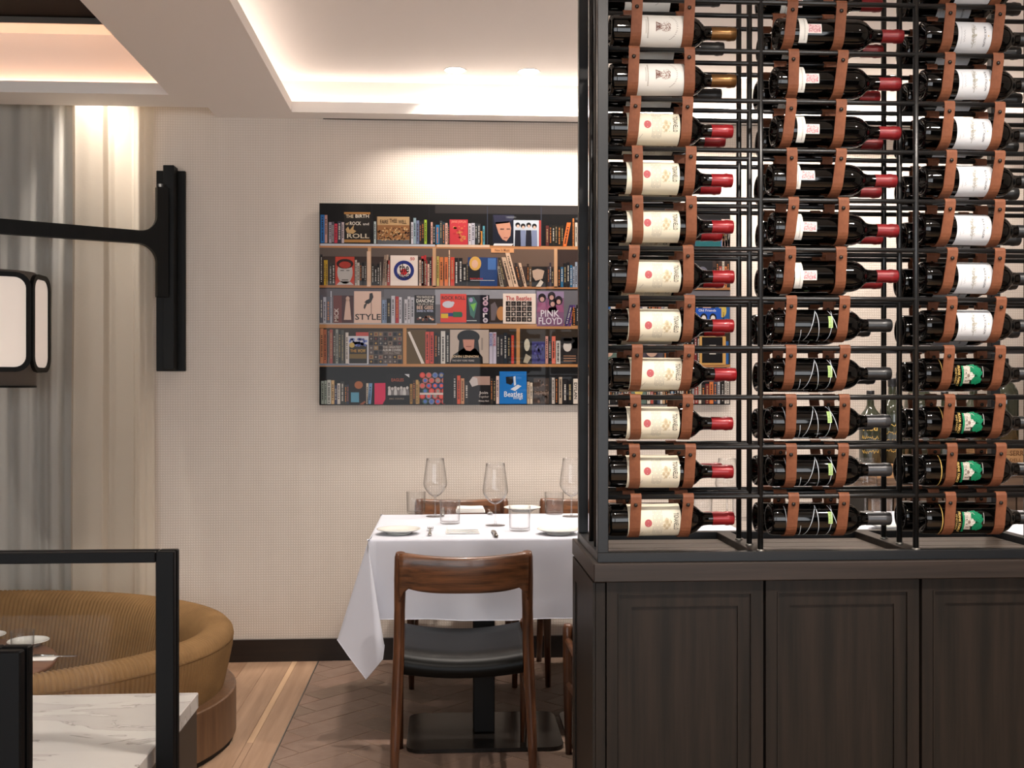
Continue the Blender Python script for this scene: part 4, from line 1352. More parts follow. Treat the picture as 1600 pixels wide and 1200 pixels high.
class Wrap:
    """flat print laid on the bottle's shoulder: u along the bottle (m), v around it (m, up)"""
    def __init__(s, r): s.m = MB(); s.r = r
    def pt(s, u, v, dr=0): return on_cyl(u, v / BR, s.r + dr)
    def rect(s, u0, u1, v0, v1, col, dr=0):
        n = max(1, int(abs(v1 - v0) / 0.004))
        rows = [[s.pt(u0, v0 + (v1 - v0) * i / n, dr), s.pt(u1, v0 + (v1 - v0) * i / n, dr)] for i in range(n + 1)]
        s.m.grid(rows, True, False, lin(col))
    def disc(s, u, v, ru, rv_, col, n=20, dr=0, rag=0, rn=None):
        ps = []
        for i in range(n):
            q = 2 * PI * i / n
            k = 1 + (rn.uniform(-rag, rag) if rn else 0)
            ps.append(s.pt(u + ru * k * cos(q), v + rv_ * k * sin(q), dr))
        c_ = s.pt(u, v, dr)
        s.m.add([c_] + ps, [(0, 1 + i, 1 + (i + 1) % n) for i in range(n)], True, lin(col))
    def line(s, u0, v0, u1, v1, w, col, dr=0):
        n = max(2, int(sqrt((u1 - u0) ** 2 + (v1 - v0) ** 2) / 0.004))
        du, dv = u1 - u0, v1 - v0
        l = sqrt(du * du + dv * dv)
        nu, nv = -dv / l * w / 2, du / l * w / 2
        rows = [[s.pt(u0 + du * i / n + nu, v0 + dv * i / n + nv, dr), s.pt(u0 + du * i / n - nu, v0 + dv * i / n - nv, dr)] for i in range(n + 1)]
        s.m.grid(rows, True, False, lin(col))
    def text(s, body, u0, u1, v0, v1, col, down=True, dr=0):
        """lettering that runs around the bottle, from the top down; u0..u1 is the letter height"""
        vs, fs = text2d(body)
        s.m.add([s.pt(u0 + (u1 - u0) * q, v1 - (v1 - v0) * p, dr) if down else s.pt(u0 + (u1 - u0) * p, v0 + (v1 - v0) * q, dr) for p, q in vs], fs, False, lin(col))
    def mesh(s, name='label_print'): return s.m.mesh(name, 'ink_matte', False)
def patch(u0, u1, v0, v1, mat):
    m = MB()
    n = 26
    r = BR + 0.00035
    m.grid([[on_cyl(u0, (v0 + (v1 - v0) * i / n) / BR, r), on_cyl(u1, (v0 + (v1 - v0) * i / n) / BR, r)] for i in range(n + 1)])
    return m.mesh('label', mat, False)
RP = BR + 0.0006
KINDS = {}
BROWN = (104, 62, 48)
# A: cream label with an engraved tree
w = Wrap(RP); rn = random.Random(3)
for i in range(150):
    q, rr = rn.uniform(0, 2 * PI), sqrt(rn.random())
    u, v = .126 + .0125 * rr * cos(q), .012 * rr * sin(q)
    w.line(u, v, u + rn.uniform(-.003, .003), v + rn.uniform(-.003, .003), .0007, rn.choice((BROWN, (130, 88, 70))))
for i in range(26):
    v = rn.uniform(-.011, .011)
    w.line(.104, v, .114, v * .5 + rn.uniform(-.003, .003), .0007, BROWN)
w.rect(.103, .1045, -.0115, .0115, BROWN)
for i in range(17):
    a = -1.15 + 2.3 * i / 16
    u, v = .126 + .027 * cos(a), .031 * sin(a)
    w.line(u - .0018, v - .0010, u + .0018, v + .0006 * (i % 3), .0008, (120, 104, 92))
for u0, n in ((.083, 19), (.079, 12)):
    for i in range(n):
        v = -.0265 + .053 * i / (n - 1) if u0 > .08 else -.016 + .032 * i / (n - 1)
        w.rect(u0, u0 + (.0032 if u0 > .08 else .0018), v, v + .0016, (150, 140, 128))
KINDS['A'] = dict(body=bottle_mesh(.30, 'glass_body'), cap=cap_mesh(.30, 'cap_gold', 1), label=patch(.062, .172, -.058, .058, 'paper_white'), art=w.mesh())
# B: cream label, red seal, crest, tall lettering
w = Wrap(RP)
w.disc(.0905, .000, .0086, .0092, (178, 92, 96))
w.text('TIGNANELLO', .150, .1615, -.0165, .0235, (44, 42, 40))
for k in range(7):
    for i in range(22):
        v = -.032 + .060 * i / 21
        if (i * 7 + k * 3) % 9 == 0: continue
        w.rect(.1015 + k * .0034, .1027 + k * .0034, v, v + .0019, (160, 156, 146))
for (u, v, a, b) in ((.134, .004, .0055, .008), (.129, -.006, .004, .005), (.139, -.005, .004, .005), (.134, -.013, .004, .004), (.144, .003, .002, .003)):
    w.disc(u, v, a, b, (206, 192, 164))
    w.disc(u, v, a * .5, b * .55, (188, 172, 140), dr=.0001)
for i in range(40):
    u, v = .134 + random.uniform(-.009, .010), random.uniform(-.017, .012)
    w.line(u, v, u + random.uniform(-.003, .003), v + random.uniform(-.003, .003), .0006, (170, 156, 126), dr=.0002)
w.line(.072, -.034, .080, -.022, .0007, (140, 134, 124))
KINDS['B'] = dict(body=KINDS['A']['body'], cap=cap_mesh(.30, 'cap_red', 0), label=patch(.044, .167, -.060, .058, 'paper_cream'), art=w.mesh())
# C: narrow white strip and small red engraving
w = Wrap(RP); rn = random.Random(5)
w.rect(.0665, .099, -.0105, .0120, (240, 236, 230))
w.rect(.068, .0975, -.0090, .0105, (226, 196, 196), .0001)
for i in range(110):
    u, v = rn.uniform(.069, .096), rn.uniform(-.0083, .0098)
    w.line(u, v, u + rn.uniform(-.003, .003), v + rn.uniform(-.0025, .0025), .0008, rn.choice(((164, 66, 84), (184, 96, 108))), .0002)
for i in range(16):
    v = -.026 + .052 * i / 15
    w.rect(.058, .0605, v, v + .0016, (150, 146, 140), .0001)
KINDS['C'] = dict(body=bottle_mesh(.307, 'glass_body'), cap=cap_mesh(.307, 'cap_wine', 0), label=patch(.047, .0665, -.033, .038, 'paper_white'), art=w.mesh())
# D: white scratched lines and a green tag
w = Wrap(RP)
LN = (200, 208, 216)
for (u0, v0, u1, v1) in ((.030, .04, .034, -.055), (.044, .042, .048, -.055), (.066, -.01, .069, -.055), (.078, -.045, .104, .040), (.104, .042, .113, -.055), (.134, .042, .160, -.03), (.142, .042, .137, -.02), (.137, -.02, .131, -.055)):
    # broken, slightly doubled strokes
    w.line(u0, v0, u1, v1, .0013, LN)
w.rect(.1315, .1415, -.0055, .0225, (172, 200, 128))
for i in range(7):
    w.rect(.133 + (i % 2) * .0015, .1395, -.003 + i * .0034, -.0015 + i * .0034, (112, 140, 84), .0001)
KINDS['D'] = dict(body=bottle_mesh(.295, 'glass_body'), cap=cap_mesh(.295, 'cap_black', 1), label=None, art=w.mesh())
# E: white label with a grey feather
SE = .0165
w = Wrap(RP); rn = random.Random(9)
feather = [(-.030, .0), (-.020, .0055), (.0, .0068), (.015, .0062), (.026, .0035), (.029, .0), (.026, -.0035), (.012, -.0055), (-.004, -.0058), (-.019, -.0042)]
ps = [((.131 - SE) + b, a) for a, b in feather]
w.m.add([w.pt((.131 - SE), 0, .0001)] + [w.pt(u, v, .0001) for u, v in ps], [(0, 1 + i, 1 + (i + 1) % len(ps)) for i in range(len(ps))], True, lin((170, 168, 156)))
for i in range(46):
    v = rn.uniform(-.022, .024)
    sgn = rn.choice((-1, 1))
    w.line((.131 - SE), v, (.131 - SE) + sgn * .0052, v + .004, .0006, rn.choice(((124, 120, 108), (196, 192, 180), (150, 146, 132))), .0002)
w.line((.131 - SE), -.030, (.1315 - SE), .027, .0008, (150, 146, 132), .0003)
w.text('BLACK STALLION', .1555 - SE, .1605 - SE, -.0255, .0225, (64, 66, 72))
for i in range(22):
    v = -.020 + .040 * i / 21
    w.rect(.1005 - SE, .1018 - SE, v, v + .0012, (168, 170, 176))
pts = [(.1085 - SE + .0022 * sin(i * 2.1), .012 - .028 * i / 14) for i in range(15)]
for (a, b), (c_, d_) in zip(pts, pts[1:]): w.line(a, b, c_, d_, .0006, (150, 152, 158))
w.disc(.166 - SE, -.001, .0016, .0018, (206, 180, 120))
KINDS['E'] = dict(body=KINDS['A']['body'], cap=cap_mesh(.30, 'cap_black', 1), label=patch(.093 - SE, .1735 - SE + .004, -.052, .050, 'paper_grey'), art=w.mesh())
# F: dark label with a painted house among green trees, gold lettering and ring
w = Wrap(RP); rn = random.Random(12)
_pt = w.pt
w.pt = lambda u, v, dr=0: _pt(u - .025, v, dr)          # the print sits this much nearer the base
w.rect(.0625, .0645, -.055, .045, (206, 170, 96))
w.rect(.1115, .1165, -.030, .022, (18, 116, 78))
for (u, v, a, b) in ((.141, .011, .0125, .0125), (.152, .006, .0085, .0105), (.146, -.014, .0115, .0105), (.154, -.013, .006, .008), (.136, .020, .012, .006)):
    w.disc(u, v, a, b, (16, 118, 80), 22, .0001, .22, rn)
w.rect(.1165, .1315, -.0215, .0215, (184, 176, 164), .0002)
for i in range(70):
    u, v = rn.uniform(.134, .158), rn.uniform(-.022, .024)
    w.line(u, v, u + rn.uniform(-.003, .003), v + rn.uniform(-.003, .003), .0008, rn.choice(((8, 60, 44), (30, 150, 104), (12, 90, 62))), .00015)
for i in range(60):
    u, v = rn.uniform(.1145, .139), rn.uniform(-.004, .026)
    w.line(u, v, u + rn.uniform(-.002, .006), v + rn.uniform(-.003, .003), .0006, rn.choice(((40, 40, 38), (230, 226, 216), (96, 92, 86))), .0003)
w.disc(.134, -.003, .005, .0095, (206, 202, 194), 14, .0002)
w.disc(.139, -.002, .003, .004, (206, 202, 194), 10, .0002)
for (u, v) in ((.120, .003), (.120, -.008), (.120, -.016), (.128, -.015), (.124, -.016)):
    w.rect(u, u + .003, v, v + .0026, (70, 62, 56), .0004)
w.disc(.1275, -.002, .0033, .004, (120, 106, 96), 12, .0004)
w.text('FRANK FAMILY', .1015, .1075, -.030, .0225, (208, 176, 104))
w.text('VINEYARDS', .0950, .0995, -.022, .0175, (170, 142, 84))
w.rect(.0845, .0865, -.004, .004, (190, 190, 190))
w.rect(.1625, .1635, -.006, .020, (190, 190, 186))
KINDS['F'] = dict(body=KINDS['A']['body'], cap=cap_mesh(.30, 'cap_black', 1), label=None, art=w.mesh())
KINDS['G'] = dict(body=KINDS['A']['body'], cap=cap_mesh(.30, 'cap_black', 1), label=KINDS['A']['label'], art=KINDS['A']['art'])
KINDS['H'] = dict(body=KINDS['D']['body'], cap=cap_mesh(.295, 'cap_grey', 1), label=None, art=KINDS['D']['art'])

ORD = ['topmost cut-off', 'first', 'second', 'third', 'fourth', 'fifth', 'sixth', 'seventh', 'eighth', 'ninth', 'tenth', 'lowest']
DESC = {'A': 'cream tree-label bottle with bronze capsule', 'B': 'cream red-seal label bottle with red capsule', 'C': 'black bottle with small red engraved label', 'D': 'black bottle with white scratched lines',
        'E': 'white feather-label bottle', 'F': 'bottle with painted green house label', 'G': 'black-capped bottle', 'H': 'scratch-lined bottle with grey capsule'}
COLN = ['left', 'middle', 'right']
def kind_at(c, r):
    if c == 0: return 'A' if r <= 2 else 'B'
    if c == 1: return 'C' if r <= 6 else ('H' if r >= 9 else 'D')
    return 'E' if r <= 7 else 'F'
SH = {'A': .000, 'B': -.003, 'C': .008, 'D': .000, 'H': .000, 'E': .001, 'F': .001, 'G': -.006}
rnd = random.Random(4)
dxr = {(1, 1): .010, (1, 2): .006, (1, 3): .002, (1, 4): -.004, (1, 5): -.004, (1, 6): -.004, (1, 10): .004, (1, 11): .004, (0, 1): .006, (0, 2): .002, (0, 7): .004, (0, 8): .006}
for r in ROWS:
    for c in range(3):
        for row in (0, 1):
            if r == 0 and row == 0 and c < 2: continue
            kd = kind_at(c, r)
            if row == 1 and kd == 'A': kd = 'G'
            K = KINDS[kd]
            base = CX[c] + (.0195, .031, .029)[c] + SH[kd] + rnd.uniform(-.003, .003)
            if row == 0: base += dxr.get((c, r), 0)
            else: base += rnd.uniform(-.004, .004) - (.006 if c else 0)
            y = (YR[row] + YR[row + 1]) / 2
            z = rail_z(r) - DROP - (0.0 if row == 0 else 0.006)
            if row == 0:
                lab = '%s, %s from the top of the %s column' % (DESC[kd], ORD[r], COLN[c]) if 0 < r < 11 else '%s, %s of the %s column' % (DESC[kd], ORD[r], COLN[c])
            else:
                lab = 'bottle in the rear row behind the %s bottle of the %s column' % (ORD[r], COLN[c])
            e = empty('wine_bottle', (base, y, z), 0, lab, 'wine bottle', 'bottles in the wine rack')
            e.rotation_euler = (rnd.uniform(-.12, .12) if row == 0 else rnd.uniform(-.5, .5), rnd.uniform(-.012, .012), rnd.uniform(-.01, .01))
            link_mesh('glass_body', K['body'], e)
            link_mesh('capsule', K['cap'], e)
            if K['label']:
                lo = link_mesh('label', K['label'], e)
                link_mesh('label_print', K['art'], lo)
            else:
                link_mesh('label_print', K['art'], e)

# =================================================================== BOOKSHELF PICTURE (one flat print behind acrylic)
YPIC = YW - 0.035
PZT, PZB = AT(560, 318, YPIC).z, AT(560, 633, YPIC).z
PXL, PXR = XA(499, YPIC), XA(1141, YPIC)
pic = empty('bookshelf_picture', ((PXL + PXR) / 2, YPIC, PZB), 0, 'wide glossy photo print of shelves full of music books on the beige wall', 'picture')
pcx = (PXL + PXR) / 2
MB().cbox(PXL - pcx, PXR - pcx, 0.001, 0.022, 0, PZT - PZB, 0.001).build('panel', 'frame_edge', pic)
MB().box(PXL - pcx + .1, PXR - pcx - .1, 0.022, 0.0345, .1, PZT - PZB - .1).build('wall_batten', 'black_metal', pic)
INK = 0.74                                   # picked ink colours already carry the wall's light; dimmed evenly against it
def ink(c):
    r, g, b, a = lin(c)
    return (r * INK, g * INK, b * INK, a)
ART = MB()
LET = MB()
SCL = 1527 / 420.0
CT, CB = (318 - 310) * SCL, (633 - 310) * SCL
def pp(cx, cy, l):
    px = 490 + cx / SCL
    return (XA(px, YPIC) - pcx, 0.0009 - 0.0002 * l, (PZT - PZB) * (CB - cy) / (CB - CT))
def R(x0, x1, y0, y1, col, l=1):
    ART.add([pp(x0, y1, l), pp(x1, y1, l), pp(x1, y0, l), pp(x0, y0, l)], [(0, 1, 2, 3)], False, ink(col))
def PG(pts, col, l=2):
    ART.add([pp(a, b, l) for a, b in pts], [tuple(range(len(pts)))], False, ink(col))
def DI(cx, cy, rx, ry, col, l=2, n=18, a0=0, a1=360):
    pts = [(cx + rx * cos(math.radians(a0 + (a1 - a0) * i / n)), cy + ry * sin(math.radians(a0 + (a1 - a0) * i / n))) for i in range(n + (a1 - a0 < 360))]
    PG(pts, col, l)
def TX(body, x0, x1, y0, y1, col, l=4, rot=0):
    vs, fs = text2d(body)
    if rot == 0: q = [pp(x0 + (x1 - x0) * a, y1 - (y1 - y0) * b, l) for a, b in vs]
    elif rot == 90: q = [pp(x1 - (x1 - x0) * b, y1 - (y1 - y0) * a, l) for a, b in vs]     # reads upwards
    else: q = [pp(x0 + (x1 - x0) * b, y0 + (y1 - y0) * a, l) for a, b in vs]               # reads downwards
    LET.add(q, fs, False, ink(col))
XE = (1141 - 490) * SCL
ra_ = random.Random(31)
# --- shelf structure
R(33, XE, CT, CB, (12, 11, 13), 0)
R(33, XE, 262, 281, (188, 132, 88), 1); R(38, 690, 258, 270, (196, 198, 206), 2); R(700, 1000, 258, 272, (226, 196, 170), 2)
R(33, XE, 281, 496, (58, 44, 40), 1); R(33, 700, 281, 330, (96, 84, 78), 1.5); R(690, 1365, 281, 380, (104, 84, 72), 1.8)
R(33, XE, 494, 512, (170, 116, 74), 2); R(33, XE, 508, 514, (20, 16, 16), 3)
R(33, XE, 514, 712, (104, 102, 108), 1); R(690, 1260, 514, 600, (150, 150, 158), 1.5); R(33, 400, 514, 560, (92, 86, 92), 2)
R(33, XE, 710, 737, (186, 134, 88), 2); R(33, 700, 708, 716, (178, 172, 170), 3)
R(33, XE, 737, 942, (48, 38, 28), 1); R(528, 640, 745, 940, (92, 72, 40), 2)
R(33, XE, 940, 956, (186, 132, 82), 2); R(33, 420, 938, 950, (120, 128, 142), 3)
for x in (308, 676, 1366): R(x, x + 19, 275, 500, (202, 158, 120), 2)
for x in (508, 1152, 1700, 2060): R(x, x + 20, 725, 950, (190, 136, 84), 3)
for x in (1760, 2100): R(x, x + 18, 275, 500, (186, 134, 88), 2)
R(330, 333, 32, 262, (34, 34, 40), 1); R(655, 658, 32, 262, (30, 30, 38), 1); R(985, 990, 36, 262, (52, 58, 74), 1); R(1290, 1296, 36, 262, (52, 56, 68), 1)
R(690, 1500, 34, 80, (48, 44, 44), .5)
PAL = [(28, 26, 28), (20, 20, 22), (200, 190, 176), (150, 60, 52), (208, 200, 190), (60, 66, 84), (186, 150, 110), (34, 30, 28), (180, 178, 180), (52, 44, 40), (168, 70, 58), (24, 24, 30), (216, 206, 190), (96, 86, 80), (70, 110, 140), (210, 120, 66), (40, 36, 60), (190, 170, 90), (30, 30, 30), (120, 40, 44)]
def spine(x0, x1, y0, y1, col, ink=None, lean=0):
    PG([(x0, y1), (x1, y1), (x1 + lean, y0), (x0 + lean, y0)], col, 3)
    PG([(x0, y1), (x0 + 1.6, y1), (x0 + 1.6 + lean, y0), (x0 + lean, y0)], tuple(int(v * .45) for v in col), 4)
    lum = sum(col) / 3
    ink = ink or ((40, 36, 36) if lum > 110 else ra_.choice(((214, 206, 196), (200, 120, 60), (190, 186, 180), (170, 150, 110))))
    w_, h_ = x1 - x0, y1 - y0
    if w_ > 6:
        y = y0 + h_ * ra_.uniform(.08, .2)
        end = y1 - h_ * ra_.uniform(.06, .3)
        while y < end:
            d_ = ra_.uniform(4, 9)
            t0_, t1_ = (y1 - y) / h_ * lean, (y1 - y - d_) / h_ * lean
            PG([(x0 + w_ * .32 + t0_, y + d_ * .8), (x0 + w_ * .7 + t0_, y + d_ * .8), (x0 + w_ * .7 + t0_, y), (x0 + w_ * .32 + t0_, y)], ink, 5)
            y += d_ + ra_.choice((1.5, 1.5, 5))
def run(x0, x1, ybase, hmin, hmax, pal=None, wmin=12, wmax=24):
    x = x0
    while x < x1 - 5:
        w_ = min(ra_.uniform(wmin, wmax), x1 - x)
        spine(x, x + w_ - 1, ybase - ra_.uniform(hmin, hmax), ybase, ra_.choice(pal or PAL))
        x += w_
def spines(lst, ybase):
    for s in lst: spine(s[0], s[1], s[2], ybase, s[3], s[4] if len(s) > 4 else None, s[5] if len(s) > 5 else 0)
B1, B2, B3, B4, B5 = 256, 494, 708, 938, 1168
K = (26, 25, 28)
# row 1
spines([(38, 62, 95, (44, 112, 180)), (62, 78, 96, (196, 150, 140)), (85, 102, 136, (170, 160, 170)), (102, 117, 134, (90, 84, 96)), (117, 135, 145, (208, 60, 80)), (135, 158, 132, (58, 56, 70)), (158, 173, 136, (196, 180, 184))], B1 - 2)
R(173, 322, 78, 250, (38, 34, 30), 3); R(173, 322, 78, 90, (176, 126, 70), 4); R(173, 322, 234, 250, (176, 126, 70), 4)
TX('THE', 184, 226, 93, 111, (238, 214, 180)); TX('BIRTH', 238, 314, 91, 110, (244, 234, 214)); TX('of', 182, 200, 136, 152, (226, 200, 160)); TX('ROCK', 206, 270, 132, 152, (244, 236, 220)); TX('and', 280, 314, 137, 152, (220, 214, 206)); TX('ROLL', 190, 316, 200, 226, (214, 200, 176))
PG([(182, 176), (196, 160), (205, 180), (230, 150), (226, 176), (242, 186), (224, 202), (190, 196)], (196, 160, 110), 4)
spine(341, 355, 130, B1, (176, 190, 190))
R(356, 548, 102, B1, (196, 160, 116), 3); R(362, 546, 150, 232, (150, 104, 66), 4)
for i in range(120): DI(ra_.uniform(366, 542), ra_.uniform(160, 236), ra_.uniform(3, 7), ra_.uniform(3, 6), ra_.choice(((206, 160, 104), (96, 62, 44), (176, 120, 70), (60, 44, 40), (226, 190, 140))), 5, 6)
R(356, 362, 102, B1, (70, 52, 40), 5); R(544, 549, 102, B1, (70, 52, 40), 5); R(356, 548, 234, B1, (90, 92, 96), 4)
TX('FARE', 378, 424, 120, 142, (60, 40, 30), 6); TX('THEE', 432, 474, 114, 136, (60, 40, 30), 6); TX('WELL', 482, 528, 120, 142, (60, 40, 30), 6)
spines([(553, 566, 132, (210, 206, 214)), (566, 582, 108, (150, 172, 182)), (582, 600, 122, (120, 130, 160)), (600, 612, 128, (50, 42, 50)), (612, 628, 122, (40, 34, 36)), (628, 643, 118, (168, 196, 60))], B1)
run(665, 772, B1, 108, 136, [K, (40, 60, 70), (196, 150, 130), (226, 176, 160), (60, 66, 70), (40, 120, 170), K])
R(773, 876, 115, B1 + 2, (196, 58, 66), 3); TX('JANIS JOPLIN', 782, 866, 120, 138, (226, 140, 120))
for i in range(26): DI(ra_.uniform(795, 862), ra_.uniform(150, 240), ra_.uniform(5, 10), ra_.uniform(3, 7), ra_.choice(((206, 112, 70), (214, 140, 84), (180, 50, 56))), 4, 7)
spines([(878, 896, 136, (206, 200, 206)), (896, 916, 134, (190, 188, 200)), (916, 930, 134, (40, 46, 50)), (930, 948, 138, (60, 60, 64)), (938, 958, 180, (216, 140, 60)), (960, 972, 150, (90, 160, 176))], B1 + 2)
# portrait book: a plain generic portrait
R(1018, 1136, 84, 250, (22, 26, 42), 3); PG([(1020, 88), (1140, 88), (1136, 110), (1110, 130), (1030, 140)], (44, 44, 66), 4); PG([(1032, 128), (1112, 122), (1122, 160), (1118, 205), (1096, 236), (1072, 226), (1050, 190)], (196, 140, 116), 4); R(1060, 1082, 164, 170, (60, 44, 44), 5); R(1096, 1116, 164, 169, (60, 44, 44), 5); R(1080, 1104, 214, 219, (140, 80, 74), 5)
PG([(1020, 262), (1026, 250), (1136, 250), (1126, 262)], (226, 224, 226), 4)
R(1136, 1290, 115, 264, (196, 204, 214), 3); R(1280, 1292, 115, 264, (170, 66, 60), 4)
for i, x in enumerate((1160, 1190, 1222, 1254)):
    DI(x, 142 + (i % 2) * 6, 14, 14, (26, 24, 26), 4); DI(x + 1, 150 + (i % 2) * 6, 8, 9, (206, 176, 160), 5); PG([(x - 18, 264), (x - 15, 172), (x + 15, 172), (x + 17, 264)], ((28, 28, 40), (120, 130, 160))[i % 2], 4)
run(1318, 1420, B1 + 6, 112, 126, [(30, 30, 24), (40, 36, 26), (96, 44, 40), K], 14, 20)
spine(1412, 1436, 126, B1 + 8, (222, 112, 52), None, 26); spine(1470, 1480, 102, B1 + 8, (200, 120, 60)); run(1484, 1560, B1 + 6, 110, 150)
# row 2
spines([(38, 50, 320, K), (58, 68, 352, (206, 170, 40)), (68, 80, 352, (196, 156, 40)), (88, 104, 365, (60, 54, 50)), (104, 122, 372, (44, 40, 36))], B2)
R(123, 232, 332, B2, (190, 66, 50), 3); DI(178, 420, 44, 66, (186, 180, 176), 4); PG([(130, 492), (150, 472), (206, 472), (228, 492)], (186, 180, 176), 4); DI(178, 372, 48, 28, (44, 30, 28), 4); DI(178, 378, 34, 20, (170, 56, 44), 5); R(160, 198, 462, 466, (80, 74, 72), 5); R(152, 172, 408, 412, (70, 64, 62), 5); R(186, 204, 408, 412, (70, 64, 62), 5)
run(234, 300, B2, 118, 146, [K, (190, 180, 170), (150, 50, 46), (60, 56, 54)], 12, 18)
R(303, 324, 300, B2 + 6, (222, 186, 158), 4)
run(328, 385, B2, 110, 150, [K, (40, 36, 34), (120, 110, 100)], 12, 18)
spines([(388, 402, 320, (150, 128, 112), None, 12), (402, 416, 318, (176, 150, 130), None, 10), (416, 434, 350, (160, 60, 54))], B2)
R(436, 592, 322, 494, (238, 222, 212), 4); DI(513, 408, 58, 57, (30, 44, 120), 5, 30); DI(513, 408, 39, 38, (236, 226, 220), 6, 26); DI(513, 416, 20, 19, (206, 40, 44), 7, 20)
TX('50', 549, 574, 332, 350, (206, 60, 56), 6); TX('the', 486, 542, 366, 420, (16, 14, 20), 9); TX('WHO', 482, 548, 424, 460, (16, 14, 20), 9)
run(598, 676, B2, 120, 170, [K, (190, 50, 52), (176, 44, 46), (70, 50, 46), (226, 190, 170)], 10, 18)
spines([(610, 626, 325, (196, 54, 56)), (626, 640, 320, (186, 46, 50)), (742, 764, 330, (222, 120, 70)), (766, 774, 290, (226, 190, 160)), (776, 800, 330, (206, 70, 54))], B2)
run(698, 740, B2, 120, 190); 
for i, x in enumerate((800, 824)): spine(x, x + 22, 334, B2, K, (236, 230, 226))
run(846, 878, B2, 120, 160, [K, (60, 56, 52)])
R(876, 1044, 330, B2, (34, 62, 112), 4); R(876, 945, 380, B2, (22, 22, 28), 5); DI(918, 365, 34, 40, (216, 168, 84), 6); DI(916, 368, 18, 24, (222, 176, 150), 7); TX('RETURN', 890, 960, 448, 456, (206, 60, 56), 7); R(890, 1028, 460, 463, (206, 206, 210), 6); R(990, 1036, 334, 400, (70, 110, 170), 5)
for (x0, x1, y0, col, ln) in ((1060, 1082, 380, (150, 140, 126), -20), (1082, 1098, 330, (60, 54, 50), -36), (1110, 1136, 328, (206, 176, 150), -44), (1138, 1164, 296, (226, 192, 164), -52), (1170, 1186, 360, (60, 52, 48), -30), (1196, 1212, 360, (216, 184, 156), -34)):
    spine(x0, x1, y0, B2 + 4, col, None, ln)
R(1008, 1138, 276, 302, (222, 160, 110), 6); TX('New In Music', 1030, 1114, 280, 296, (120, 80, 60), 7)
run(1212, 1240, B2, 110, 134, [(50, 40, 34), (96, 70, 40)])
R(1240, 1326, 380, B2 + 2, (30, 26, 26), 4); PG([(1242, 404), (1290, 386), (1312, 400), (1300, 450), (1262, 462), (1246, 440)], (188, 160, 140), 5); PG([(1240, 386), (1320, 380), (1322, 410), (1296, 398)], (24, 20, 20), 6); PG([(1262, 496), (1290, 455), (1306, 470), (1290, 496)], (206, 194, 180), 5)
run(1330, 1366, B2, 90, 150, [(60, 50, 60), K, (120, 80, 110)], 8, 16); run(1388, 1500, B2 + 4, 110, 150, [K, K, (150, 56, 50), (150, 160, 176), (40, 100, 140)], 12, 20)
# row 3
run(36, 104, B3, 130, 190, [(190, 190, 200), (60, 60, 72), (150, 150, 170), (90, 90, 100)], 14, 26)
R(112, 226, 552, B3, (110, 52, 46), 3); R(160, 226, 552, B3, (70, 34, 34), 4); PG([(184, 580), (204, 580), (214, 690), (172, 690)], (214, 180, 162), 5); DI(194, 570, 11, 14, (206, 170, 150), 5); TX('MICK', 118, 142, 624, 700, (226, 206, 196), 6, 90)
R(230, 384, 527, B3, (226, 192, 174), 4); TX('STYLE', 236, 382, 656, 690, (24, 20, 22), 6); PG([(318, 540), (334, 536), (340, 560), (326, 590), (310, 600), (288, 590), (300, 578), (316, 570)], (40, 34, 34), 5); PG([(286, 606), (300, 590), (306, 594), (290, 630), (284, 622)], (60, 50, 48), 5); R(326, 329, 590, 660, (70, 60, 58), 5)
run(388, 415, B3, 120, 140, [(130, 150, 180)]); spines([(415, 438, 568, K), (440, 462, 552, (200, 196, 204)), (464, 484, 556, (170, 44, 50)), (484, 500, 560, (206, 202, 210)), (514, 532, 572, (206, 200, 206)), (532, 550, 556, (196, 192, 198)), (550, 572, 560, (180, 178, 186))], B3)
R(573, 692, 548, B3, (22, 20, 24), 4); TX('YOU SHOULD BE', 584, 684, 552, 566, (226, 216, 206), 6); TX('DANCING', 584, 682, 570, 590, (240, 232, 224), 6); TX('THE LIFE OF THE', 588, 680, 594, 604, (200, 190, 180), 6); TX('BEE GEES', 586, 680, 608, 628, (226, 190, 170), 6); TX('DAVID N. MEYER', 586, 680, 632, 644, (190, 196, 226), 6)
for i in range(14): DI(ra_.uniform(590, 680), ra_.uniform(662, 692), ra_.uniform(5, 9), 6, ra_.choice(((206, 150, 120), (226, 206, 196), (110, 50, 44), (60, 40, 40))), 5, 8)
R(720, 868, 540, 702, (222, 62, 48), 4); TX('ROCK ROLL', 728, 862, 552, 572, (44, 24, 24), 6); DI(764, 600, 32, 20, (206, 206, 216), 5); DI(790, 592, 10, 9, (206, 206, 216), 6)
R(724, 846, 648, 668, (34, 54, 120), 5); R(792, 842, 642, 672, (30, 100, 60), 6); R(724, 764, 652, 678, (226, 186, 40), 6)
R(868, 998, 545, 706, (24, 22, 34), 4); PG([(876, 560), (910, 556), (930, 590), (912, 680), (890, 660)], (60, 110, 100), 5); PG([(890, 600), (924, 590), (910, 640)], (120, 190, 80), 6); DI(894, 574, 11, 13, (160, 150, 190), 6); R(870, 926, 690, 694, (206, 206, 206), 5)
TX('d', 960, 990, 548, 576, (206, 186, 196), 6); DI(976, 592, 15, 15, (206, 170, 186), 6); DI(976, 592, 6, 6, (120, 90, 110), 7); DI(976, 630, 15, 15, (180, 146, 176), 6); DI(976, 630, 6, 6, (96, 70, 96), 7); TX('r', 962, 988, 648, 674, (226, 216, 220), 6); DI(976, 690, 14, 14, (206, 196, 206), 6); DI(976, 690, 6, 6, (120, 110, 120), 7)
R(998, 1080, 566, 702, (54, 44, 40), 3); PG([(1006, 600), (1030, 584), (1046, 620), (1030, 690), (1008, 690)], (110, 100, 104), 4); DI(1066, 650, 26, 40, (186, 130, 80), 4)
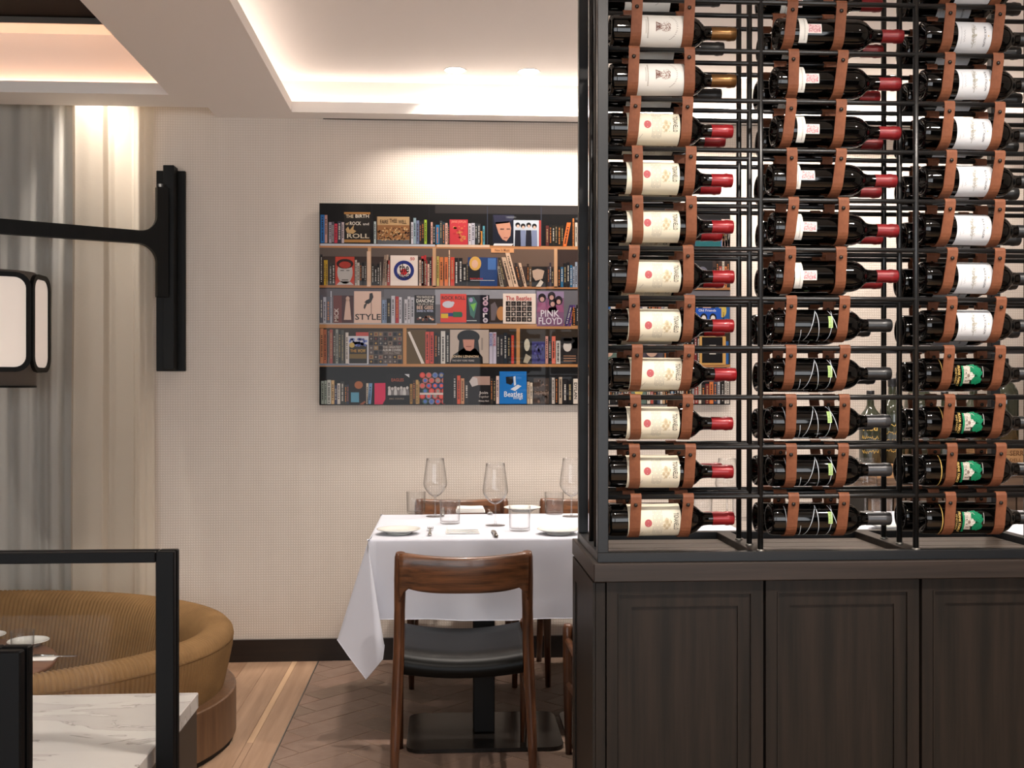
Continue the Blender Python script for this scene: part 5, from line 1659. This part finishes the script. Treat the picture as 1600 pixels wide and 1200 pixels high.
R(1076, 1262, 536, 708, (238, 220, 206), 5); TX('The Beatles', 1092, 1238, 550, 576, (180, 40, 44), 7)
for i in range(5):
    for j in range(4):
        x0, y0 = 1092 + i * 30, 580 + j * 30
        R(x0, x0 + 27, y0, y0 + 27, (36, 30, 30), 6); DI(x0 + 13 + ra_.uniform(-4, 4), y0 + 14, ra_.uniform(5, 9), ra_.uniform(6, 10), ra_.choice(((190, 176, 166), (96, 86, 82), (150, 130, 120))), 7, 8)
R(1268, 1422, 522, 722, (124, 84, 116), 4); R(1268, 1422, 522, 560, (150, 130, 160), 5)
for x, y in ((1298, 560), (1352, 550), (1392, 574), (1358, 588)): DI(x, y, 22, 26, (36, 26, 34), 6); DI(x, y + 8, 12, 14, (196, 150, 140), 7); PG([(x - 30, 640), (x - 20, y + 26), (x + 20, y + 26), (x + 30, 640)], (150, 86, 120), 5)
TX('PINK', 1290, 1396, 630, 668, (226, 216, 226), 8); TX('FLOYD', 1278, 1412, 672, 712, (220, 210, 222), 8)
spine(1424, 1444, 600, B3 + 14, (66, 44, 100), None, 30); spine(1446, 1462, 600, B3 + 14, (90, 60, 120), None, 26); run(1468, 1560, B3 + 10, 100, 130, [K, (60, 60, 60)])
# row 4
spines([(36, 56, 740, (190, 130, 96)), (56, 74, 745, (176, 106, 80)), (80, 90, 752, (120, 110, 104)), (90, 108, 745, (166, 84, 76)), (112, 124, 750, (60, 56, 50)), (124, 140, 744, (150, 150, 140)), (140, 156, 748, (50, 52, 48)), (156, 172, 748, (84, 84, 78)), (180, 198, 762, (216, 206, 196))], B4)
R(198, 312, 782, B4 + 4, (206, 206, 214), 4); R(202, 304, 830, B4, (44, 40, 36), 5)
for i in range(30): DI(ra_.uniform(206, 300), ra_.uniform(800, 840), ra_.uniform(5, 11), 8, ra_.choice(((70, 90, 170), (120, 136, 200), (90, 100, 160))), 6, 7)
TX('THE', 208, 244, 858, 874, (206, 150, 60), 8); TX('WOW', 250, 296, 856, 876, (206, 160, 80), 8); R(204, 300, 884, 910, (120, 96, 50), 6); DI(218, 834, 15, 15, (200, 170, 90), 7); R(240, 312, 760, 782, (190, 84, 76), 3)
R(312, 504, 755, B4 + 2, (96, 84, 78), 4)
for i in range(7):
    for j in range(7):
        if j in (3, 4) and i > 2: continue
        x0, y0 = 316 + i * 27, 760 + j * 26
        R(x0, x0 + 23, y0, y0 + 22, ra_.choice(((46, 42, 44), (60, 56, 60), (130, 110, 96), (40, 50, 60), (90, 80, 80), (150, 120, 80), (34, 30, 32))), 5); DI(x0 + 11, y0 + 11, 6, 6, ra_.choice(((150, 140, 130), (30, 28, 30), (180, 140, 70), (120, 60, 56))), 6, 8)
TX('THE GREATEST', 392, 498, 838, 850, (196, 186, 176), 8); TX('ALBUM COVERS', 392, 498, 854, 868, (206, 198, 190), 8); TX('OF ALL TIME', 404, 490, 872, 884, (150, 140, 134), 8)
PG([(612, 938), (630, 938), (548, 755), (534, 758)], (226, 216, 206), 4)
spines([(634, 657, 756, (206, 84, 70)), (659, 682, 756, (200, 76, 66)), (686, 704, 764, K), (704, 718, 768, (40, 36, 36)), (722, 748, 752, (206, 202, 196)), (750, 772, 760, K)], B4)
R(775, 995, 744, 936, (186, 170, 158), 4); PG([(775, 936), (790, 890), (850, 850), (920, 850), (960, 900), (962, 936)], (18, 18, 20), 5); DI(880, 785, 64, 40, (16, 16, 20), 6, 22); PG([(828, 790), (934, 790), (946, 900), (820, 900)], (22, 20, 22), 5); PG([(848, 800), (914, 800), (910, 850), (890, 866), (866, 862), (852, 840)], (190, 132, 112), 7); R(866, 896, 838, 842, (130, 70, 66), 8); R(952, 962, 790, 860, (150, 138, 130), 5)
TX('JOHN LENNON', 786, 936, 890, 908, (226, 196, 160), 9); TX('THE NEW YORK YEARS', 786, 912, 915, 926, (176, 166, 160), 9)
for i, x in enumerate((997, 1018)):
    spine(x, x + 20, 758, B4, (196, 190, 206), (196, 190, 206)); TX('BOWIE', x + 3, x + 17, 766, 838, (170, 60, 70) if i else (60, 84, 150), 7, 270)
run(1040, 1122, B4, 160, 190, [K, K, (30, 40, 50), (44, 44, 50)], 16, 22); spine(1122, 1138, 775, B4, (190, 60, 50))
R(1186, 1240, 800, B4, (30, 28, 26), 3); DI(1212, 830, 16, 36, (196, 190, 170), 4); PG([(1190, 930), (1206, 880), (1236, 900), (1216, 936)], (170, 160, 140), 4)
R(1240, 1314, 810, B4, (54, 52, 110), 3)
for i in range(24): DI(ra_.uniform(1252, 1306), ra_.uniform(830, 925), 5, 8, ra_.choice(((90, 90, 150), (34, 32, 70))), 4, 7)
spines([(1316, 1332, 780, (206, 150, 140)), (1334, 1350, 782, K), (1352, 1374, 780, (216, 110, 90)), (1376, 1402, 806, (200, 196, 190))], B4)
R(1404, 1500, 785, B4, (36, 32, 32), 4); DI(1442, 838, 24, 30, (206, 198, 190), 5); DI(1442, 806, 42, 16, (20, 18, 20), 6); R(1420, 1466, 790, 806, (20, 18, 20), 6); R(1470, 1500, 785, 850, (170, 160, 150), 4)
for y in (890, 904, 918): R(1420, 1490, y, y + 6, (150, 110, 84), 5)
# row 5
run(42, 200, B5, 104, 140, [(50, 56, 84), (196, 180, 110), (206, 196, 186), (150, 160, 150), (190, 190, 180), (60, 60, 56), (206, 170, 120)], 14, 24)
R(202, 296, 1034, B5, (30, 24, 24), 3); DI(256, 1060, 24, 22, (170, 100, 60), 4); R(212, 258, 1102, 1158, (90, 150, 176), 5); PG([(260, 1170), (290, 1150), (296, 1158), (280, 1172)], (150, 84, 60), 4)
spine(298, 312, 1050, B5, (206, 190, 170)); spine(306, 326, 1050, B5, (110, 150, 190), None, 8)
PG([(346, 1170), (392, 1170), (408, 1140), (408, 1048), (346, 1050)], (206, 40, 84), 4)
R(410, 544, 998, B5, (20, 18, 20), 3); TX('EAGLES', 442, 512, 1022, 1040, (170, 84, 60), 6); PG([(516, 998), (544, 998), (544, 1018)], (206, 206, 210), 4)
for i in range(7): DI(430 + i * 17, 1076 + (i % 2) * 5, 8, 9, (196, 190, 186), 5, 10); PG([(422 + i * 17, 1118), (424 + i * 17, 1084), (438 + i * 17, 1084), (442 + i * 17, 1118)], ra_.choice(((170, 166, 164), (120, 116, 116), (200, 196, 194))), 4)
TX('ERIC COUPLE', 430, 514, 1134, 1142, (150, 130, 110), 6)
run(546, 602, B5, 100, 140, [(190, 150, 90), (60, 46, 40), (160, 120, 60)], 12, 18)
R(603, 736, 998, 1160, (24, 22, 28), 4)
for j in range(6):
    for i in range(4):
        DI(618 + i * 36 + (j % 2) * 16, 1004 + j * 30, 16, 16, ra_.choice(((196, 60, 56), (44, 80, 150), (60, 90, 80), (180, 110, 100), (206, 70, 60), (120, 130, 160))), 5, 16); DI(618 + i * 36 + (j % 2) * 16, 1004 + j * 30, 10, 10, ra_.choice(((220, 90, 80), (80, 110, 180), (150, 140, 130))), 6, 14)
R(603, 736, 1104, 1116, (206, 190, 184), 8); R(736, 790, 1000, B5, (16, 14, 18), 9)
spines([(790, 812, 1000, K), (814, 834, 1006, (206, 84, 56)), (836, 856, 1022, (196, 140, 100)), (858, 880, 1040, (40, 38, 40))], B5)
R(880, 1002, 1010, B5, (26, 22, 24), 4); R(910, 1002, 1010, 1060, (170, 140, 128), 5); PG([(884, 1040), (904, 1012), (930, 1020), (934, 1060), (900, 1070)], (190, 180, 176), 6)
TX('Join', 940, 990, 1096, 1116, (206, 196, 190), 7); TX('Together', 938, 996, 1120, 1136, (176, 166, 160), 7); TX('Mickey Hart', 938, 996, 1146, 1158, (206, 196, 190), 7)
run(1004, 1036, B5, 130, 150, [K, (60, 50, 44)], 12, 18); spine(1036, 1054, 1008, B5, (216, 190, 180), (40, 30, 30))
R(1056, 1210, 982, B5, (22, 112, 190), 5); PG([(1092, 1014), (1132, 1010), (1134, 1044), (1122, 1060), (1094, 1050)], (20, 24, 30), 6); PG([(1118, 1084), (1160, 1058), (1182, 1066), (1144, 1094)], (214, 220, 226), 6); PG([(1136, 1012), (1146, 1008), (1150, 1060), (1138, 1064)], (206, 214, 222), 7); TX('Beatles', 1082, 1188, 1096, 1128, (216, 222, 230), 8); TX('songs', 1134, 1188, 1128, 1146, (206, 214, 224), 8)
run(1212, 1250, B5, 120, 160, [(196, 170, 140), (206, 190, 170)], 16, 22)
R(1250, 1338, 1020, B5, (66, 54, 48), 4); TX('Dark Orchard', 1256, 1334, 1094, 1114, (150, 126, 110), 6)
for i in range(40): DI(ra_.uniform(1256, 1332), ra_.uniform(1030, 1160), ra_.uniform(3, 8), ra_.uniform(3, 9), ra_.choice(((96, 78, 68), (44, 38, 36), (120, 96, 84))), 5, 6)
spines([(1352, 1370, 1018, (190, 180, 170)), (1372, 1388, 1010, K), (1392, 1412, 1014, (180, 160, 140)), (1416, 1440, 1030, (30, 26, 28)), (1442, 1470, 1030, (22, 20, 22))], B5)
spine(1474, 1502, 1024, B5, (222, 210, 196), (222, 210, 196)); TX('DYLAN', 1480, 1497, 1046, 1140, (30, 26, 28), 7, 270)
# the part behind the wine rack
for (yb_, h0, h1) in ((B1, 100, 150), (B2, 110, 170), (B3, 110, 160), (B4, 120, 180), (B5, 110, 150)):
    x = 1506
    while x < XE - 8:
        if ra_.random() < .3:
            w_ = min(ra_.uniform(70, 130), XE - 4 - x)
            R(x, x + w_, yb_ - ra_.uniform(130, 165), yb_, ra_.choice(((60, 50, 60), (40, 90, 150), (170, 60, 56), (206, 196, 186), (30, 30, 34), (90, 110, 100))), 4)
            DI(x + w_ / 2, yb_ - 80, w_ * .28, 40, ra_.choice(((196, 160, 140), (96, 96, 110), (206, 180, 90))), 5)
            x += w_ + 3
        else:
            w_ = min(ra_.uniform(60, 140), XE - 2 - x); run(x, x + w_, yb_, h0, h1); x += w_
def cp(px, py): return ((px - 490) * SCL, (py - 310) * SCL)
x0, y0 = cp(1087, 479); x1, y1 = cp(1127, 505); R(x0, x1, y0, y1 + 20, (34, 84, 180), 7); TX('Old Friends', x0 + 16, x1 - 30, y0 + 6, y0 + 20, (226, 230, 240), 8)
for k in (0, 1): DI(x0 + 46 + k * 52, y0 + 56, 20, 26, (24, 22, 28), 8); DI(x0 + 46 + k * 52, y0 + 62, 13, 20, (226, 220, 216), 9)
x0, y0 = cp(1093, 524); x1, y1 = cp(1134, 569); R(x0, x1, y0, y1, (206, 160, 90), 7); R(x0 + 14, x1 - 18, y0 + 4, y1 - 10, (18, 16, 18), 8); R(x0 + 56, x1 - 56, y0 + 50, y1 - 60, (206, 200, 190), 9)
x0, y0 = cp(1087, 337); x1, y1 = cp(1126, 384); R(x0, x1, y0, y1 - 60, (30, 30, 36), 7); R(x0 + 20, x1 - 30, y0 + 20, y1 - 110, (150, 110, 110), 8); R(x0, x1, y1 - 60, y1 - 12, (30, 90, 96), 7)
spine(*[cp(1127, 0)[0], cp(1133, 0)[0]], y0, y1 - 10, (206, 176, 170)); spine(cp(1133, 0)[0], XE - 3, y0, y1 - 10, (196, 166, 160))
spine(cp(1128, 0)[0], cp(1133, 0)[0], cp(0, 479)[1], B4 - 200, (206, 80, 84))
pr = ART.build('photo_print', 'ink_gloss', pic, fix=False)
tag(LET.build('lettering', 'ink_gloss', pr, fix=False), kind='stuff')
